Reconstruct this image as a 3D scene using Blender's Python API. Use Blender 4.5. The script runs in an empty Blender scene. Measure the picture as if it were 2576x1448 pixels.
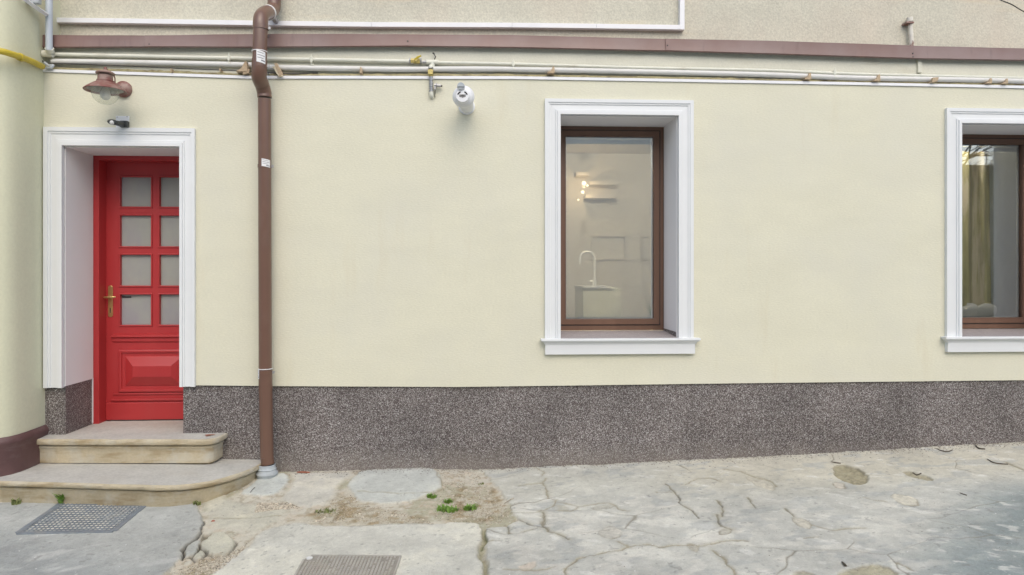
import bpy, math, random
import numpy as np
from mathutils import Vector, Matrix
R_ = math.radians
rnd = random.Random(7)
S = bpy.context.scene
COL = S.collection

# ---------------------------------------------------------------- camera, sky, sun, exposure
CAM = np.array([0.0, -5.2, 1.505])
YAW = math.atan(.05)
FU = 1717.3                                   # focal length in units of the 2576 px wide picture
cam = bpy.data.cameras.new('camera'); camo = bpy.data.objects.new('camera', cam); COL.objects.link(camo)
cam.sensor_width = 36.0; cam.lens = 24.0; cam.shift_y = -0.01587
cam.clip_start = 0.05; cam.clip_end = 400
camo.location = CAM.tolist(); camo.rotation_euler = (R_(90), 0, -YAW)
S.camera = camo

SUN_EL, SUN_AZ = R_(43), R_(-8)              # veiled sun high behind the camera
w = bpy.data.worlds.new("World"); S.world = w; w.use_nodes = True
nt = w.node_tree; nt.nodes.clear()
sky = nt.nodes.new('ShaderNodeTexSky'); sky.sky_type = 'NISHITA'; sky.sun_disc = False
sky.sun_elevation = SUN_EL; sky.sun_rotation = R_(180) + SUN_AZ
sky.air_density = 1.0; sky.dust_density = 2.5; sky.ozone_density = 1.0
bg = nt.nodes.new('ShaderNodeBackground'); bg.inputs['Strength'].default_value = 0.15
wo = nt.nodes.new('ShaderNodeOutputWorld')
nt.links.new(sky.outputs[0], bg.inputs[0]); nt.links.new(bg.outputs[0], wo.inputs[0])
sun = bpy.data.lights.new('sun', 'SUN'); sun.energy = 0.98; sun.angle = R_(75); sun.color = (1, .96, .86)
suno = bpy.data.objects.new('sun', sun); COL.objects.link(suno)
d = Vector((math.sin(SUN_AZ) * math.cos(SUN_EL), math.cos(SUN_AZ) * math.cos(SUN_EL), -math.sin(SUN_EL)))
suno.rotation_euler = d.to_track_quat('-Z', 'Y').to_euler(); suno.location = (-3, -8, 12)
S.view_settings.view_transform = 'Standard'; S.view_settings.look = 'None'
S.view_settings.gamma = 1; S.view_settings.use_curve_mapping = False
S.view_settings.exposure = 0.52
S.render.engine = 'CYCLES'

# ---------------------------------------------------------------- measuring: picture point -> point of the place
_F = np.array([math.sin(YAW), math.cos(YAW), 0]); _Rt = np.array([math.cos(YAW), -math.sin(YAW), 0])
def ray(u, v): return _F + (u - 1288) / FU * _Rt + np.array([0, 0, (683 - v) / FU])
def P(u, v, Y=0.0):
    r = ray(u, v); return CAM + r * ((Y - CAM[1]) / r[1])
GX = [-3.3, -1.5, -.9, -.36, 0, .39, .86, 1.74, 2.25, 2.89, 3.82, 4.32, 5.2, 8]
GZ = [0.0, .002, .006, .006, -.004, .008, .021, .052, .068, .094, .135, .152, .178, .22]
def zg(x, y):
    s = np.interp(x, [-1.6, 0.2], [.085, .03])
    return np.interp(x, GX, GZ) + s * np.clip(y, -2.2, 0)
def G(u, v):
    r = ray(u, v); z = 0.0
    for _ in range(12):
        p = CAM + r * ((z - CAM[2]) / r[2]); z = float(zg(p[0], p[1]))
    return np.array([p[0], p[1], z])

# ---------------------------------------------------------------- numpy noise
_rs = np.random.RandomState(5); _lat = _rs.rand(256, 256)
def vnoise(x, y):
    xi = np.floor(x).astype(int); yi = np.floor(y).astype(int); fx = x - xi; fy = y - yi
    fx = fx * fx * (3 - 2 * fx); fy = fy * fy * (3 - 2 * fy)
    a = _lat[xi & 255, yi & 255]; b = _lat[(xi + 1) & 255, yi & 255]
    c = _lat[xi & 255, (yi + 1) & 255]; e = _lat[(xi + 1) & 255, (yi + 1) & 255]
    return (a * (1 - fx) + b * fx) * (1 - fy) + (c * (1 - fx) + e * fx) * fy
def fbm(x, y, o=4):
    s = 0; a = .5; t = 0
    for i in range(o):
        s = s + a * vnoise(x * 2 ** i + 17 * i, y * 2 ** i + 31 * i); t += a; a *= .5
    return s / t
def sst(x, a, b):
    t = np.clip((x - a) / (b - a), 0, 1); return t * t * (3 - 2 * t)

# ---------------------------------------------------------------- materials
def mat(name, col, rough=.7, metal=0, var=.08, vs=3.0, bump=.0, bs=60.0, spec=.5, fine=0.0, coat=0, stretch=(1, 1, 1)):
    m = bpy.data.materials.new(name); m.use_nodes = True; n = m.node_tree; N = n.nodes; L = n.links
    b = N['Principled BSDF']; b.inputs['Roughness'].default_value = rough; b.inputs['Metallic'].default_value = metal
    b.inputs['Specular IOR Level'].default_value = spec; b.inputs['Coat Weight'].default_value = coat
    tc = N.new('ShaderNodeTexCoord'); mp = N.new('ShaderNodeMapping'); mp.inputs['Scale'].default_value = stretch
    L.new(tc.outputs['Object'], mp.inputs[0])
    def noise(scale, det=5):
        t = N.new('ShaderNodeTexNoise'); t.inputs['Scale'].default_value = scale; t.inputs['Detail'].default_value = det
        t.inputs['Roughness'].default_value = .6; L.new(mp.outputs[0], t.inputs['Vector']); return t
    t = noise(vs); mr = N.new('ShaderNodeMapRange'); mr.inputs['From Min'].default_value = .3; mr.inputs['From Max'].default_value = .7
    mr.inputs['To Min'].default_value = 1 - var; mr.inputs['To Max'].default_value = 1 + var
    L.new(t.outputs['Fac'], mr.inputs['Value'])
    out = mr.outputs[0]
    if fine:
        t2 = noise(bs * 1.3, 2); m2 = N.new('ShaderNodeMapRange'); m2.inputs['From Min'].default_value = .3; m2.inputs['From Max'].default_value = .7
        m2.inputs['To Min'].default_value = 1 - fine; m2.inputs['To Max'].default_value = 1 + fine; L.new(t2.outputs['Fac'], m2.inputs['Value'])
        mm = N.new('ShaderNodeMath'); mm.operation = 'MULTIPLY'; L.new(out, mm.inputs[0]); L.new(m2.outputs[0], mm.inputs[1]); out = mm.outputs[0]
    vm = N.new('ShaderNodeVectorMath'); vm.operation = 'SCALE'; vm.inputs[0].default_value = col; L.new(out, vm.inputs['Scale'])
    L.new(vm.outputs[0], b.inputs['Base Color'])
    m['_vm'] = vm.name
    if bump:
        t3 = noise(bs, 4); bp = N.new('ShaderNodeBump'); bp.inputs['Strength'].default_value = bump; bp.inputs['Distance'].default_value = .004
        L.new(t3.outputs['Fac'], bp.inputs['Height']); L.new(bp.outputs[0], b.inputs['Normal'])
    return m
def stain(m, col, scale, lo, hi, stretch=(1, 1, 1), amt=.5, off=(0, 0, 0)):
    """second colour laid over the first where a noise is high"""
    n = m.node_tree; N = n.nodes; L = n.links; b = N['Principled BSDF']
    src = b.inputs['Base Color'].links[0].from_socket
    tc = N.new('ShaderNodeTexCoord'); mp = N.new('ShaderNodeMapping'); mp.inputs['Scale'].default_value = stretch; mp.inputs['Location'].default_value = off
    L.new(tc.outputs['Object'], mp.inputs[0])
    t = N.new('ShaderNodeTexNoise'); t.inputs['Scale'].default_value = scale; t.inputs['Detail'].default_value = 5; t.inputs['Roughness'].default_value = .6; L.new(mp.outputs[0], t.inputs['Vector'])
    mr = N.new('ShaderNodeMapRange'); mr.inputs['From Min'].default_value = lo; mr.inputs['From Max'].default_value = hi
    mr.inputs['To Min'].default_value = 0; mr.inputs['To Max'].default_value = amt; L.new(t.outputs['Fac'], mr.inputs['Value'])
    mx = N.new('ShaderNodeMix'); mx.data_type = 'RGBA'; L.new(mr.outputs[0], mx.inputs['Factor']); L.new(src, mx.inputs['A']); mx.inputs['B'].default_value = (*col, 1)
    L.new(mx.outputs['Result'], b.inputs['Base Color'])
    return m
M = {}
M['cream'] = stain(mat('cream_render', (.680, .663, .520), .85, var=.035, vs=1.6, bump=.5, bs=42, fine=.045, stretch=(1, 1, 2.6)), (.64, .63, .53), 1.1, .45, .7, amt=.6)
stain(M['cream'], (.60, .53, .36), 1.7, .60, .74, (2.4, 1, .35), .30, (3, 0, 1))
M['cream_dirty'] = stain(mat('dirty_cream_render', (.68, .67, .56), .85, var=.05, vs=2.5, bump=.35, bs=50, fine=.04), (.5, .45, .32), 2.2, .55, .75, (1, 1, 3), .5)
M['yellow_render'] = stain(mat('pale_yellow_render', (.66, .655, .48), .85, var=.04, vs=1.0, bump=.2, bs=40, fine=.03), (.60, .57, .42), 2.5, .5, .75, (1, 1, .4), .45)
M['stucco'] = stain(stain(mat('old_stucco', (.565, .545, .445), .9, var=.08, vs=2.2, bump=.95, bs=60, fine=.13), (.61, .50, .40), .55, .52, .64, (1, 1, .5), .35, (3.4, 0, 0)),
                    (.62, .50, .32), 1.1, .55, .72, (.5, 1, 4), .55, (0, 0, 2))
M['white'] = mat('white_paint', (.725, .745, .745), .55, var=.02, vs=4, bump=.06, bs=80)
M['white_reveal'] = stain(mat('white_reveal_paint', (.80, .79, .78), .75, var=.02, vs=2, bump=.15, bs=60), (.70, .68, .64), 2.0, .5, .8, amt=.35)
M['white_plastic'] = mat('white_plastic', (.78, .79, .80), .4, var=.03, vs=8)
M['cream_pipe'] = stain(mat('cream_painted_pipe', (.68, .68, .58), .45, var=.05, vs=9, bump=.08, bs=60), (.42, .38, .28), 14, .60, .75, (.3, 1, 1), .5)
M['pale_pipe'] = stain(mat('pale_plastic_pipe', (.66, .655, .62), .45, var=.04, vs=7), (.48, .44, .32), 5, .58, .75, (.5, 1, 1), .55)
M['grey_pipe'] = mat('grey_plastic_pipe', (.50, .55, .60), .4, var=.05, vs=6)
M['brown_pipe'] = stain(mat('brown_coated_steel', (.155, .084, .058), .32, var=.06, vs=3, bump=.03, bs=30, coat=.2), (.22, .16, .13), 5, .55, .8, (1, 1, .4), .4)
M['flashing'] = stain(stain(mat('brown_sheet_metal', (.20, .118, .100), .42, var=.10, vs=1.4, bump=.5, bs=5, coat=.1), (.27, .215, .205), 1.2, .45, .7, amt=.6), (.10, .06, .05), 6, .6, .8, (3, 1, .6), .5)
M['red'] = stain(mat('red_gloss_paint', (.44, .036, .038), .38, var=.06, vs=3, bump=.10, bs=35, stretch=(1, 1, .15)), (.47, .075, .07), 4, .5, .85, (1, 1, .3), .3)
M['brown_wood'] = stain(mat('brown_wood_foil', (.155, .085, .055), .42, var=.08, vs=6, bump=.06, bs=60, stretch=(1, 1, .12)), (.24, .14, .09), 6, .5, .8, (1, 1, .1), .4)
M['dark_seal'] = mat('rubber_seal', (.03, .028, .027), .6)
M['steel'] = mat('grey_steel', (.40, .40, .40), .38, metal=.6, var=.12, vs=30)
M['alu'] = mat('grey_spacer', (.40, .45, .48), .4, metal=.3)
M['brass'] = mat('brass', (.60, .44, .18), .33, metal=.75, var=.08, vs=20)
M['yellow'] = stain(mat('yellow_gas_paint', (.58, .45, .04), .38, var=.08, vs=10, bump=.1, bs=40), (.42, .30, .05), 8, .5, .7, (1, 1, 1), .5)
M['orange_yellow'] = mat('orange_yellow_valve', (.60, .48, .16), .5, var=.3, vs=60)
M['foam_shade'] = stain(mat('foam_shade_olive', (.42, .37, .21), .95, var=.2, vs=14, bump=.8, bs=40), (.12, .09, .05), 16, .52, .68, (.4, 1, 1), .8)  # olive tone also carries the shade of the stained band behind
M['wedge'] = stain(mat('raw_wood', (.50, .39, .26), .85, var=.2, vs=40, bump=.3, bs=80), (.25, .16, .09), 30, .5, .7, amt=.6)
M['tan_tape'] = mat('tan_tape', (.62, .56, .40), .6, var=.1, vs=20)
M['rust_red'] = stain(mat('rust_red_enamel', (.20, .075, .06), .5, var=.12, vs=20, bump=.1, bs=60), (.34, .25, .21), 12, .44, .62, amt=.8)
M['lamp_grey'] = mat('lamp_underside', (.34, .33, .30), .5, var=.1, vs=30)
M['black_plastic'] = mat('black_plastic', (.035, .04, .04), .4, var=.1, vs=20)
M['dark_cable'] = mat('dark_cable', (.06, .055, .05), .6)
M['grey_boot'] = stain(mat('grey_mortar_boot', (.42, .46, .48), .7, var=.08, vs=12, bump=.3, bs=40), (.30, .31, .30), 9, .5, .7, amt=.6)
M['slot'] = mat('dark_slot', (.02, .02, .02), .8)
M['bulb_white'] = mat('white_bulb_glass', (.75, .74, .68), .25)
M['stone'] = stain(stain(mat('worn_limestone', (.49, .425, .295), .85, var=.10, vs=5, bump=.6, bs=45, fine=.06), (.31, .23, .12), 4, .47, .66, (1, 1, 5), .75), (.54, .53, .46), 6, .50, .68, amt=.6)
M['stone_top'] = stain(stain(mat('worn_tread', (.485, .475, .43), .85, var=.10, vs=5, bump=.8, bs=40, fine=.10), (.42, .38, .30), 3, .5, .7, amt=.4), (.56, .56, .52), 7, .62, .70, (1, 2, 1), .6)
M['brown_plinth'] = stain(mat('brown_plinth_paint', (.125, .065, .062), .6, var=.15, vs=6, bump=.5, bs=30), (.20, .14, .13), 6, .5, .75, (.6, 1, 3), .6)
M['room'] = mat('room_paint', (.74, .71, .64), .9, var=.02)
M['room2'] = mat('room_paint_grey', (.62, .61, .57), .9, var=.02)
M['steel_cover'] = stain(mat('galvanised_cover', (.22, .25, .275), .55, metal=.25, var=.15, vs=12, bump=.2, bs=60), (.36, .35, .31), 8, .5, .7, amt=.6)
M['iron_cover'] = stain(stain(mat('cast_iron_cover', (.42, .40, .355), .75, var=.15, vs=10, bump=.3, bs=80), (.40, .39, .30), 6, .48, .7, amt=.6), (.30, .22, .20), 5, .55, .7, amt=.5)
M['cover_dark'] = mat('cover_recess', (.30, .28, .24), .85, var=.2, vs=15, bump=.3, bs=60)
M['grass'] = mat('weed_green', (.17, .30, .05), .6, var=.35, vs=60)
M['grass_dry'] = mat('weed_olive', (.20, .23, .08), .7, var=.35, vs=60)
M['twig'] = mat('twig', (.09, .075, .055), .8, var=.3, vs=60)
M['litter'] = mat('leaf_litter', (.12, .095, .07), .85, var=.5, vs=60)
M['grit'] = mat('grit', (.46, .41, .32), .9, var=.6, vs=60)
M['grit_pale'] = mat('grit_fill', (.62, .60, .52), .9, var=.3, vs=30)
M['brick_red'] = mat('brick_red_chip', (.34, .13, .08), .85, var=.2, vs=60)
M['linen'] = mat('white_linen', (.70, .70, .68), .9, var=.05, vs=6)
M['sheer'] = mat('pale_sheer', (.80, .84, .82), .9, var=.04, vs=5)
M['olive_cloth_sunlit'] = stain(stain(mat('olive_cloth_sunlit', (.62, .57, .30), .9, var=.25, vs=7, bump=.4, bs=40, stretch=(3, 1, .25)), (.36, .31, .22), 5, .45, .6, (3, 1, .3), .7), (.90, .80, .60), 3.4, .50, .58, (4, 1, .35), .9)  # tan streaks paint the sunlit part of the cloth into its colour
M['cupboard'] = mat('sage_cupboard', (.66, .66, .54), .5)
M['chrome'] = mat('white_tap', (.80, .80, .78), .3)
M['opp_wall'] = stain(mat('opposite_render', (.78, .74, .66), .9, var=.05, vs=.8, bump=.2, bs=20), (.68, .63, .55), .6, .5, .7, amt=.5)
M['old_wall'] = stain(mat('old_mossy_wall', (.30, .25, .18), .9, var=.2, vs=1.5, bump=.5, bs=12), (.16, .17, .09), 1.2, .45, .65, (1, 1, .4), .7)
M['roof'] = mat('roof_tile', (.22, .10, .07), .8, var=.2, vs=8)
M['bark'] = mat('bark', (.10, .08, .06), .9, var=.3, vs=20)
M['label'] = mat('white_sticker', (.78, .78, .77), .5, var=.02)
M['print'] = mat('grey_print', (.20, .20, .22), .6)
M['peel'] = stain(mat('peeling_white_pipe', (.68, .66, .58), .7, var=.1, vs=20, bump=.5, bs=40), (.22, .13, .10), 22, .54, .60, (1, 1, .6), .9)
M['frame_tan'] = mat('tan_frame', (.64, .61, .54), .9)
M['floor_in'] = mat('floorboards', (.30, .22, .14), .5, var=.1)

def plinth_mat():
    m = bpy.data.materials.new('mosaic_plaster'); m.use_nodes = True; n = m.node_tree; N = n.nodes; L = n.links; b = N['Principled BSDF']
    b.inputs['Roughness'].default_value = .6
    tc = N.new('ShaderNodeTexCoord')
    vo = N.new('ShaderNodeTexVoronoi'); vo.inputs['Scale'].default_value = 235; L.new(tc.outputs['Object'], vo.inputs['Vector'])
    sp = N.new('ShaderNodeSeparateColor'); L.new(vo.outputs['Color'], sp.inputs[0])
    cr = N.new('ShaderNodeValToRGB'); e = cr.color_ramp; e.interpolation = 'CONSTANT'
    e.elements[0].position = 0; e.elements[0].color = (.060, .048, .045, 1); e.elements[1].position = .30; e.elements[1].color = (.105, .084, .078, 1)
    for p, c in ((.5, (.155, .132, .124)), (.66, (.225, .205, .195)), (.80, (.34, .325, .31)), (.93, (.49, .48, .46))):
        q = e.elements.new(p); q.color = (*c, 1)
    L.new(sp.outputs[0], cr.inputs[0])
    t = N.new('ShaderNodeTexNoise'); t.inputs['Scale'].default_value = 2.3; t.inputs['Detail'].default_value = 6; L.new(tc.outputs['Object'], t.inputs['Vector'])
    mr = N.new('ShaderNodeMapRange'); mr.inputs['From Min'].default_value = .35; mr.inputs['From Max'].default_value = .65; mr.inputs['To Min'].default_value = .82; mr.inputs['To Max'].default_value = 1.15
    L.new(t.outputs['Fac'], mr.inputs['Value'])
    vm = N.new('ShaderNodeVectorMath'); vm.operation = 'SCALE'; L.new(cr.outputs[0], vm.inputs[0]); L.new(mr.outputs[0], vm.inputs['Scale'])
    # dust and splash dirt along the foot
    sx = N.new('ShaderNodeSeparateXYZ'); L.new(tc.outputs['Object'], sx.inputs[0]); t4 = N.new('ShaderNodeTexNoise'); t4.inputs['Scale'].default_value = 7; t4.inputs['Detail'].default_value = 6; L.new(tc.outputs['Object'], t4.inputs['Vector'])
    m4 = N.new('ShaderNodeMath'); m4.operation = 'MULTIPLY_ADD'; m4.inputs[1].default_value = .22; L.new(t4.outputs['Fac'], m4.inputs[0]); L.new(sx.outputs['Z'], m4.inputs[2])
    m5 = N.new('ShaderNodeMapRange'); m5.inputs['From Min'].default_value = .12; m5.inputs['From Max'].default_value = .30; m5.inputs['To Min'].default_value = .42; m5.inputs['To Max'].default_value = 0; L.new(m4.outputs[0], m5.inputs['Value'])
    mx = N.new('ShaderNodeMix'); mx.data_type = 'RGBA'; L.new(m5.outputs[0], mx.inputs['Factor']); L.new(vm.outputs[0], mx.inputs['A']); mx.inputs['B'].default_value = (.30, .27, .23, 1)
    L.new(mx.outputs['Result'], b.inputs['Base Color'])
    bp = N.new('ShaderNodeBump'); bp.inputs['Strength'].default_value = .7; bp.inputs['Distance'].default_value = .002
    L.new(vo.outputs['Distance'], bp.inputs['Height']); bp.invert = True; L.new(bp.outputs[0], b.inputs['Normal'])
    return m
M['mosaic'] = plinth_mat()
M['sill_granite'] = mat('granite_sill', (.31, .28, .275), .6, var=.1, vs=20, bump=.3, bs=220, fine=.35)

def ground_mat():
    m = bpy.data.materials.new('old_concrete'); m.use_nodes = True; n = m.node_tree; N = n.nodes; L = n.links; b = N['Principled BSDF']
    b.inputs['Roughness'].default_value = .85
    at = N.new('ShaderNodeAttribute'); at.attribute_name = 'col'
    tc = N.new('ShaderNodeTexCoord')
    def nz(s, d=4, st=None):
        t = N.new('ShaderNodeTexNoise'); t.inputs['Scale'].default_value = s; t.inputs['Detail'].default_value = d; t.inputs['Roughness'].default_value = .65; L.new(tc.outputs['Object'], t.inputs['Vector']); return t
    a = nz(140, 3); mr = N.new('ShaderNodeMapRange'); mr.inputs['From Min'].default_value = .3; mr.inputs['From Max'].default_value = .7; mr.inputs['To Min'].default_value = .88; mr.inputs['To Max'].default_value = 1.10
    L.new(a.outputs['Fac'], mr.inputs['Value'])
    vo = N.new('ShaderNodeTexVoronoi'); vo.inputs['Scale'].default_value = 34; L.new(tc.outputs['Object'], vo.inputs['Vector'])
    m3 = N.new('ShaderNodeMapRange'); m3.inputs['From Min'].default_value = .05; m3.inputs['From Max'].default_value = .16; m3.inputs['To Min'].default_value = .80; m3.inputs['To Max'].default_value = 1.0
    L.new(vo.outputs['Distance'], m3.inputs['Value'])
    sp = N.new('ShaderNodeSeparateColor'); L.new(vo.outputs['Color'], sp.inputs[0])
    gt = N.new('ShaderNodeMath'); gt.operation = 'GREATER_THAN'; gt.inputs[1].default_value = .80; L.new(sp.outputs[0], gt.inputs[0])
    mx1 = N.new('ShaderNodeMix'); mx1.data_type = 'FLOAT'; L.new(gt.outputs[0], mx1.inputs['Factor']); mx1.inputs['A'].default_value = 1.0; L.new(m3.outputs[0], mx1.inputs['B'])
    mu = N.new('ShaderNodeMath'); mu.operation = 'MULTIPLY'; L.new(mr.outputs[0], mu.inputs[0]); L.new(mx1.outputs[0], mu.inputs[1])
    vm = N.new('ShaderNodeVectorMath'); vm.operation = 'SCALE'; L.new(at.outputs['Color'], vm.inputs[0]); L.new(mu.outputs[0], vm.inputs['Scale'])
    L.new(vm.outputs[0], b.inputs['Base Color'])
    h = nz(38, 6); bp = N.new('ShaderNodeBump'); bp.inputs['Strength'].default_value = .8; bp.inputs['Distance'].default_value = .008
    L.new(h.outputs['Fac'], bp.inputs['Height']); L.new(bp.outputs[0], b.inputs['Normal'])
    return m
M['ground'] = ground_mat()

def glass_mat(name, refl, tint, rough=0.0):
    m = bpy.data.materials.new(name); m.use_nodes = True; n = m.node_tree; N = n.nodes; L = n.links; N.clear()
    o = N.new('ShaderNodeOutputMaterial'); t = N.new('ShaderNodeBsdfTransparent'); t.inputs[0].default_value = (*tint, 1)
    g = N.new('ShaderNodeBsdfGlossy'); g.inputs['Roughness'].default_value = rough; mx = N.new('ShaderNodeMixShader')
    fr = N.new('ShaderNodeFresnel'); fr.inputs['IOR'].default_value = 1.5
    ad = N.new('ShaderNodeMath'); ad.operation = 'ADD'; ad.inputs[1].default_value = refl; ad.use_clamp = True
    L.new(fr.outputs[0], ad.inputs[0]); L.new(ad.outputs[0], mx.inputs[0])
    L.new(t.outputs[0], mx.inputs[1]); L.new(g.outputs[0], mx.inputs[2]); L.new(mx.outputs[0], o.inputs[0]); return m
M['glass'] = glass_mat('coated_window_glass', .50, (.95, .96, .94))
M['glass_plain'] = glass_mat('plain_window_glass', .17, (.95, .96, .94))
def milky():
    m = glass_mat('lamp_globe_glass', 0, (.97, .98, .95)); n = m.node_tree; N = n.nodes
    mx = [q for q in N if q.type == 'MIX_SHADER'][0]; g = [q for q in N if q.type == 'BSDF_GLOSSY'][0]
    for l in list(mx.inputs[0].links): n.links.remove(l)
    mx.inputs[0].default_value = .20; df = N.new('ShaderNodeBsdfDiffuse'); df.inputs[0].default_value = (.85, .86, .80, 1); n.links.new(df.outputs[0], mx.inputs[2]); N.remove(g); return m
M['clear'] = milky()
M['obscure'] = stain(mat('obscure_glass', (.36, .37, .33), .16, var=.05, vs=3, bump=.05, bs=30), (.30, .29, .325), 1.6, .45, .6, (1, 1, .5), .7)
def emis(name, c, s):
    m = bpy.data.materials.new(name); m.use_nodes = True; b = m.node_tree.nodes['Principled BSDF']
    b.inputs['Emission Color'].default_value = (*c, 1); b.inputs['Emission Strength'].default_value = s; return m
M['lit_bulb'] = emis('lit_bulb', (1, .80, .50), 4)

# ---------------------------------------------------------------- mesh builder
ORG = {}
def tag(o, label=None, cat=None, group=None, kind=None):
    for k, v in (('label', label), ('category', cat), ('group', group), ('kind', kind)):
        if v: o[k] = v
    return o
def empty(name, loc, label, cat, group=None):
    o = bpy.data.objects.new(name, None); COL.objects.link(o); o.location = [float(a) for a in loc]; o.empty_display_size = .05
    ORG[o.name] = np.array(loc, float); tag(o, label, cat, group); return o
class MB:
    def __init__(s): s.v = []; s.f = []
    def add(s, vs, fs):
        k = len(s.v); s.v += [tuple(map(float, a)) for a in vs]; s.f += [[i + k for i in f] for f in fs]; return s
    def box(s, x0, x1, y0, y1, z0, z1):
        return s.add([(x0, y0, z0), (x1, y0, z0), (x1, y1, z0), (x0, y1, z0), (x0, y0, z1), (x1, y0, z1), (x1, y1, z1), (x0, y1, z1)],
                     [(0, 3, 2, 1), (4, 5, 6, 7), (0, 1, 5, 4), (1, 2, 6, 5), (2, 3, 7, 6), (3, 0, 4, 7)])
    def tube(s, pts, r, n=16, cap=True):
        pts = [Vector([float(c) for c in p]) for p in pts]; rs = r if hasattr(r, '__len__') else [r] * len(pts)
        rings = []; up = None
        for i, p in enumerate(pts):
            t = (pts[min(i + 1, len(pts) - 1)] - pts[max(i - 1, 0)]).normalized()
            if up is None: up = Vector((0, 0, 1)) if abs(t.z) < .9 else Vector((0, 1, 0))
            a = t.cross(up).normalized(); b_ = a.cross(t).normalized(); up = b_
            rings.append([p + (a * math.cos(2 * math.pi * k / n) + b_ * math.sin(2 * math.pi * k / n)) * rs[i] for k in range(n)])
        fs = []
        for i in range(len(pts) - 1):
            for k in range(n): fs.append((i * n + k, i * n + (k + 1) % n, (i + 1) * n + (k + 1) % n, (i + 1) * n + k))
        if cap: fs += [tuple(range(n))[::-1], tuple((len(pts) - 1) * n + k for k in range(n))]
        return s.add([q for rg in rings for q in rg], fs)
    def lathe(s, c, prof, n=32, axis='Z'):
        """prof: (radius, height) ; axis Z up, Y = height along -Y"""
        vs = []
        for r, h in prof:
            for k in range(n):
                a = 2 * math.pi * k / n
                vs.append((c[0] + r * math.cos(a), c[1] + r * math.sin(a), c[2] + h) if axis == 'Z' else
                          (c[0] + r * math.cos(a), c[1] - h, c[2] + r * math.sin(a)))
        fs = [(i * n + k, i * n + (k + 1) % n, (i + 1) * n + (k + 1) % n, (i + 1) * n + k) for i in range(len(prof) - 1) for k in range(n)]
        return s.add(vs, fs)
    def prism(s, poly, axis, a, b):
        """poly of 2-D points extruded along axis from a to b"""
        n = len(poly); f = {'X': lambda p, t: (t, p[0], p[1]), 'Y': lambda p, t: (p[0], t, p[1]), 'Z': lambda p, t: (p[0], p[1], t)}[axis]
        return s.add([f(p, a) for p in poly] + [f(p, b) for p in poly],
                     [tuple(range(n))[::-1], tuple(range(n, 2 * n))] + [(i, (i + 1) % n, (i + 1) % n + n, i + n) for i in range(n)])
    def build(s, name, m, parent=None, smooth=False, bevel=0, label=None, cat=None, group=None, kind=None, org=None, seg=2):
        me = bpy.data.meshes.new(name); o0 = ORG[parent.name] if parent is not None else (np.array(org, float) if org is not None else np.zeros(3))
        me.from_pydata([tuple(np.array(a) - o0) for a in s.v], [], s.f); me.materials.append(m)
        import bmesh
        b = bmesh.new(); b.from_mesh(me); bmesh.ops.recalc_face_normals(b, faces=b.faces); b.to_mesh(me); b.free()
        if smooth:
            me.shade_smooth()
            try: me.set_sharp_from_angle(angle=R_(42))
            except Exception: pass
        o = bpy.data.objects.new(name, me); COL.objects.link(o)
        if parent is not None: o.parent = parent; ORG[o.name] = o0
        else: o.location = o0.tolist(); ORG[o.name] = o0
        if bevel:
            bm_ = o.modifiers.new('bevel', 'BEVEL'); bm_.width = bevel; bm_.segments = seg; bm_.limit_method = 'ANGLE'; bm_.angle_limit = R_(35)
        return tag(o, label, cat, group, kind)

def walls(xs, zs, holes, y0, y1, ftop=None, fbot=None, mb=None):
    """a wall slab y0..y1 with rectangular holes; cuts xs, zs"""
    xs = sorted(set([round(a, 4) for a in xs] + [round(h[i], 4) for h in holes for i in (0, 1)]))
    zs = sorted(set([round(a, 4) for a in zs] + [round(h[i], 4) for h in holes for i in (2, 3)]))
    mb = mb or MB(); nx, nz = len(xs), len(zs)
    def zz(i, j):
        if j == nz - 1 and ftop: return float(ftop(xs[i]))
        if j == 0 and fbot: return float(fbot(xs[i]))
        return zs[j]
    vs = [(xs[i], y, zz(i, j)) for y in (y0, y1) for j in range(nz) for i in range(nx)]
    def inh(i, j):
        if i < 0 or j < 0 or i >= nx - 1 or j >= nz - 1: return True
        cx = (xs[i] + xs[i + 1]) / 2; cz = (zs[j] + zs[j + 1]) / 2
        return any(h[0] < cx < h[1] and h[2] < cz < h[3] for h in holes)
    q = lambda y, i, j: y * nx * nz + j * nx + i; fs = []
    for i in range(nx - 1):
        for j in range(nz - 1):
            if inh(i, j): continue
            fs.append((q(0, i, j), q(0, i + 1, j), q(0, i + 1, j + 1), q(0, i, j + 1)))
            fs.append((q(1, i, j), q(1, i, j + 1), q(1, i + 1, j + 1), q(1, i + 1, j)))
            if inh(i - 1, j): fs.append((q(0, i, j), q(0, i, j + 1), q(1, i, j + 1), q(1, i, j)))
            if inh(i + 1, j): fs.append((q(0, i + 1, j), q(1, i + 1, j), q(1, i + 1, j + 1), q(0, i + 1, j + 1)))
            if inh(i, j - 1): fs.append((q(0, i, j), q(1, i, j), q(1, i + 1, j), q(0, i + 1, j)))
            if inh(i, j + 1): fs.append((q(0, i, j + 1), q(0, i + 1, j + 1), q(1, i + 1, j + 1), q(1, i, j + 1)))
    mb.add(vs, fs); return mb

def frame_mb(x0, x1, z0, z1, t, y0, y1, bottom=True, tb=None):
    """mitred rectangular frame, outer rect x0..z1, width t"""
    tb = t if tb is None else tb
    h = [(x0 + t, x1 - t, (z0 + tb) if bottom else z0 - .001, z1 - t)]
    return walls([x0, x1], [z0, z1], h, y0, y1)

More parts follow.
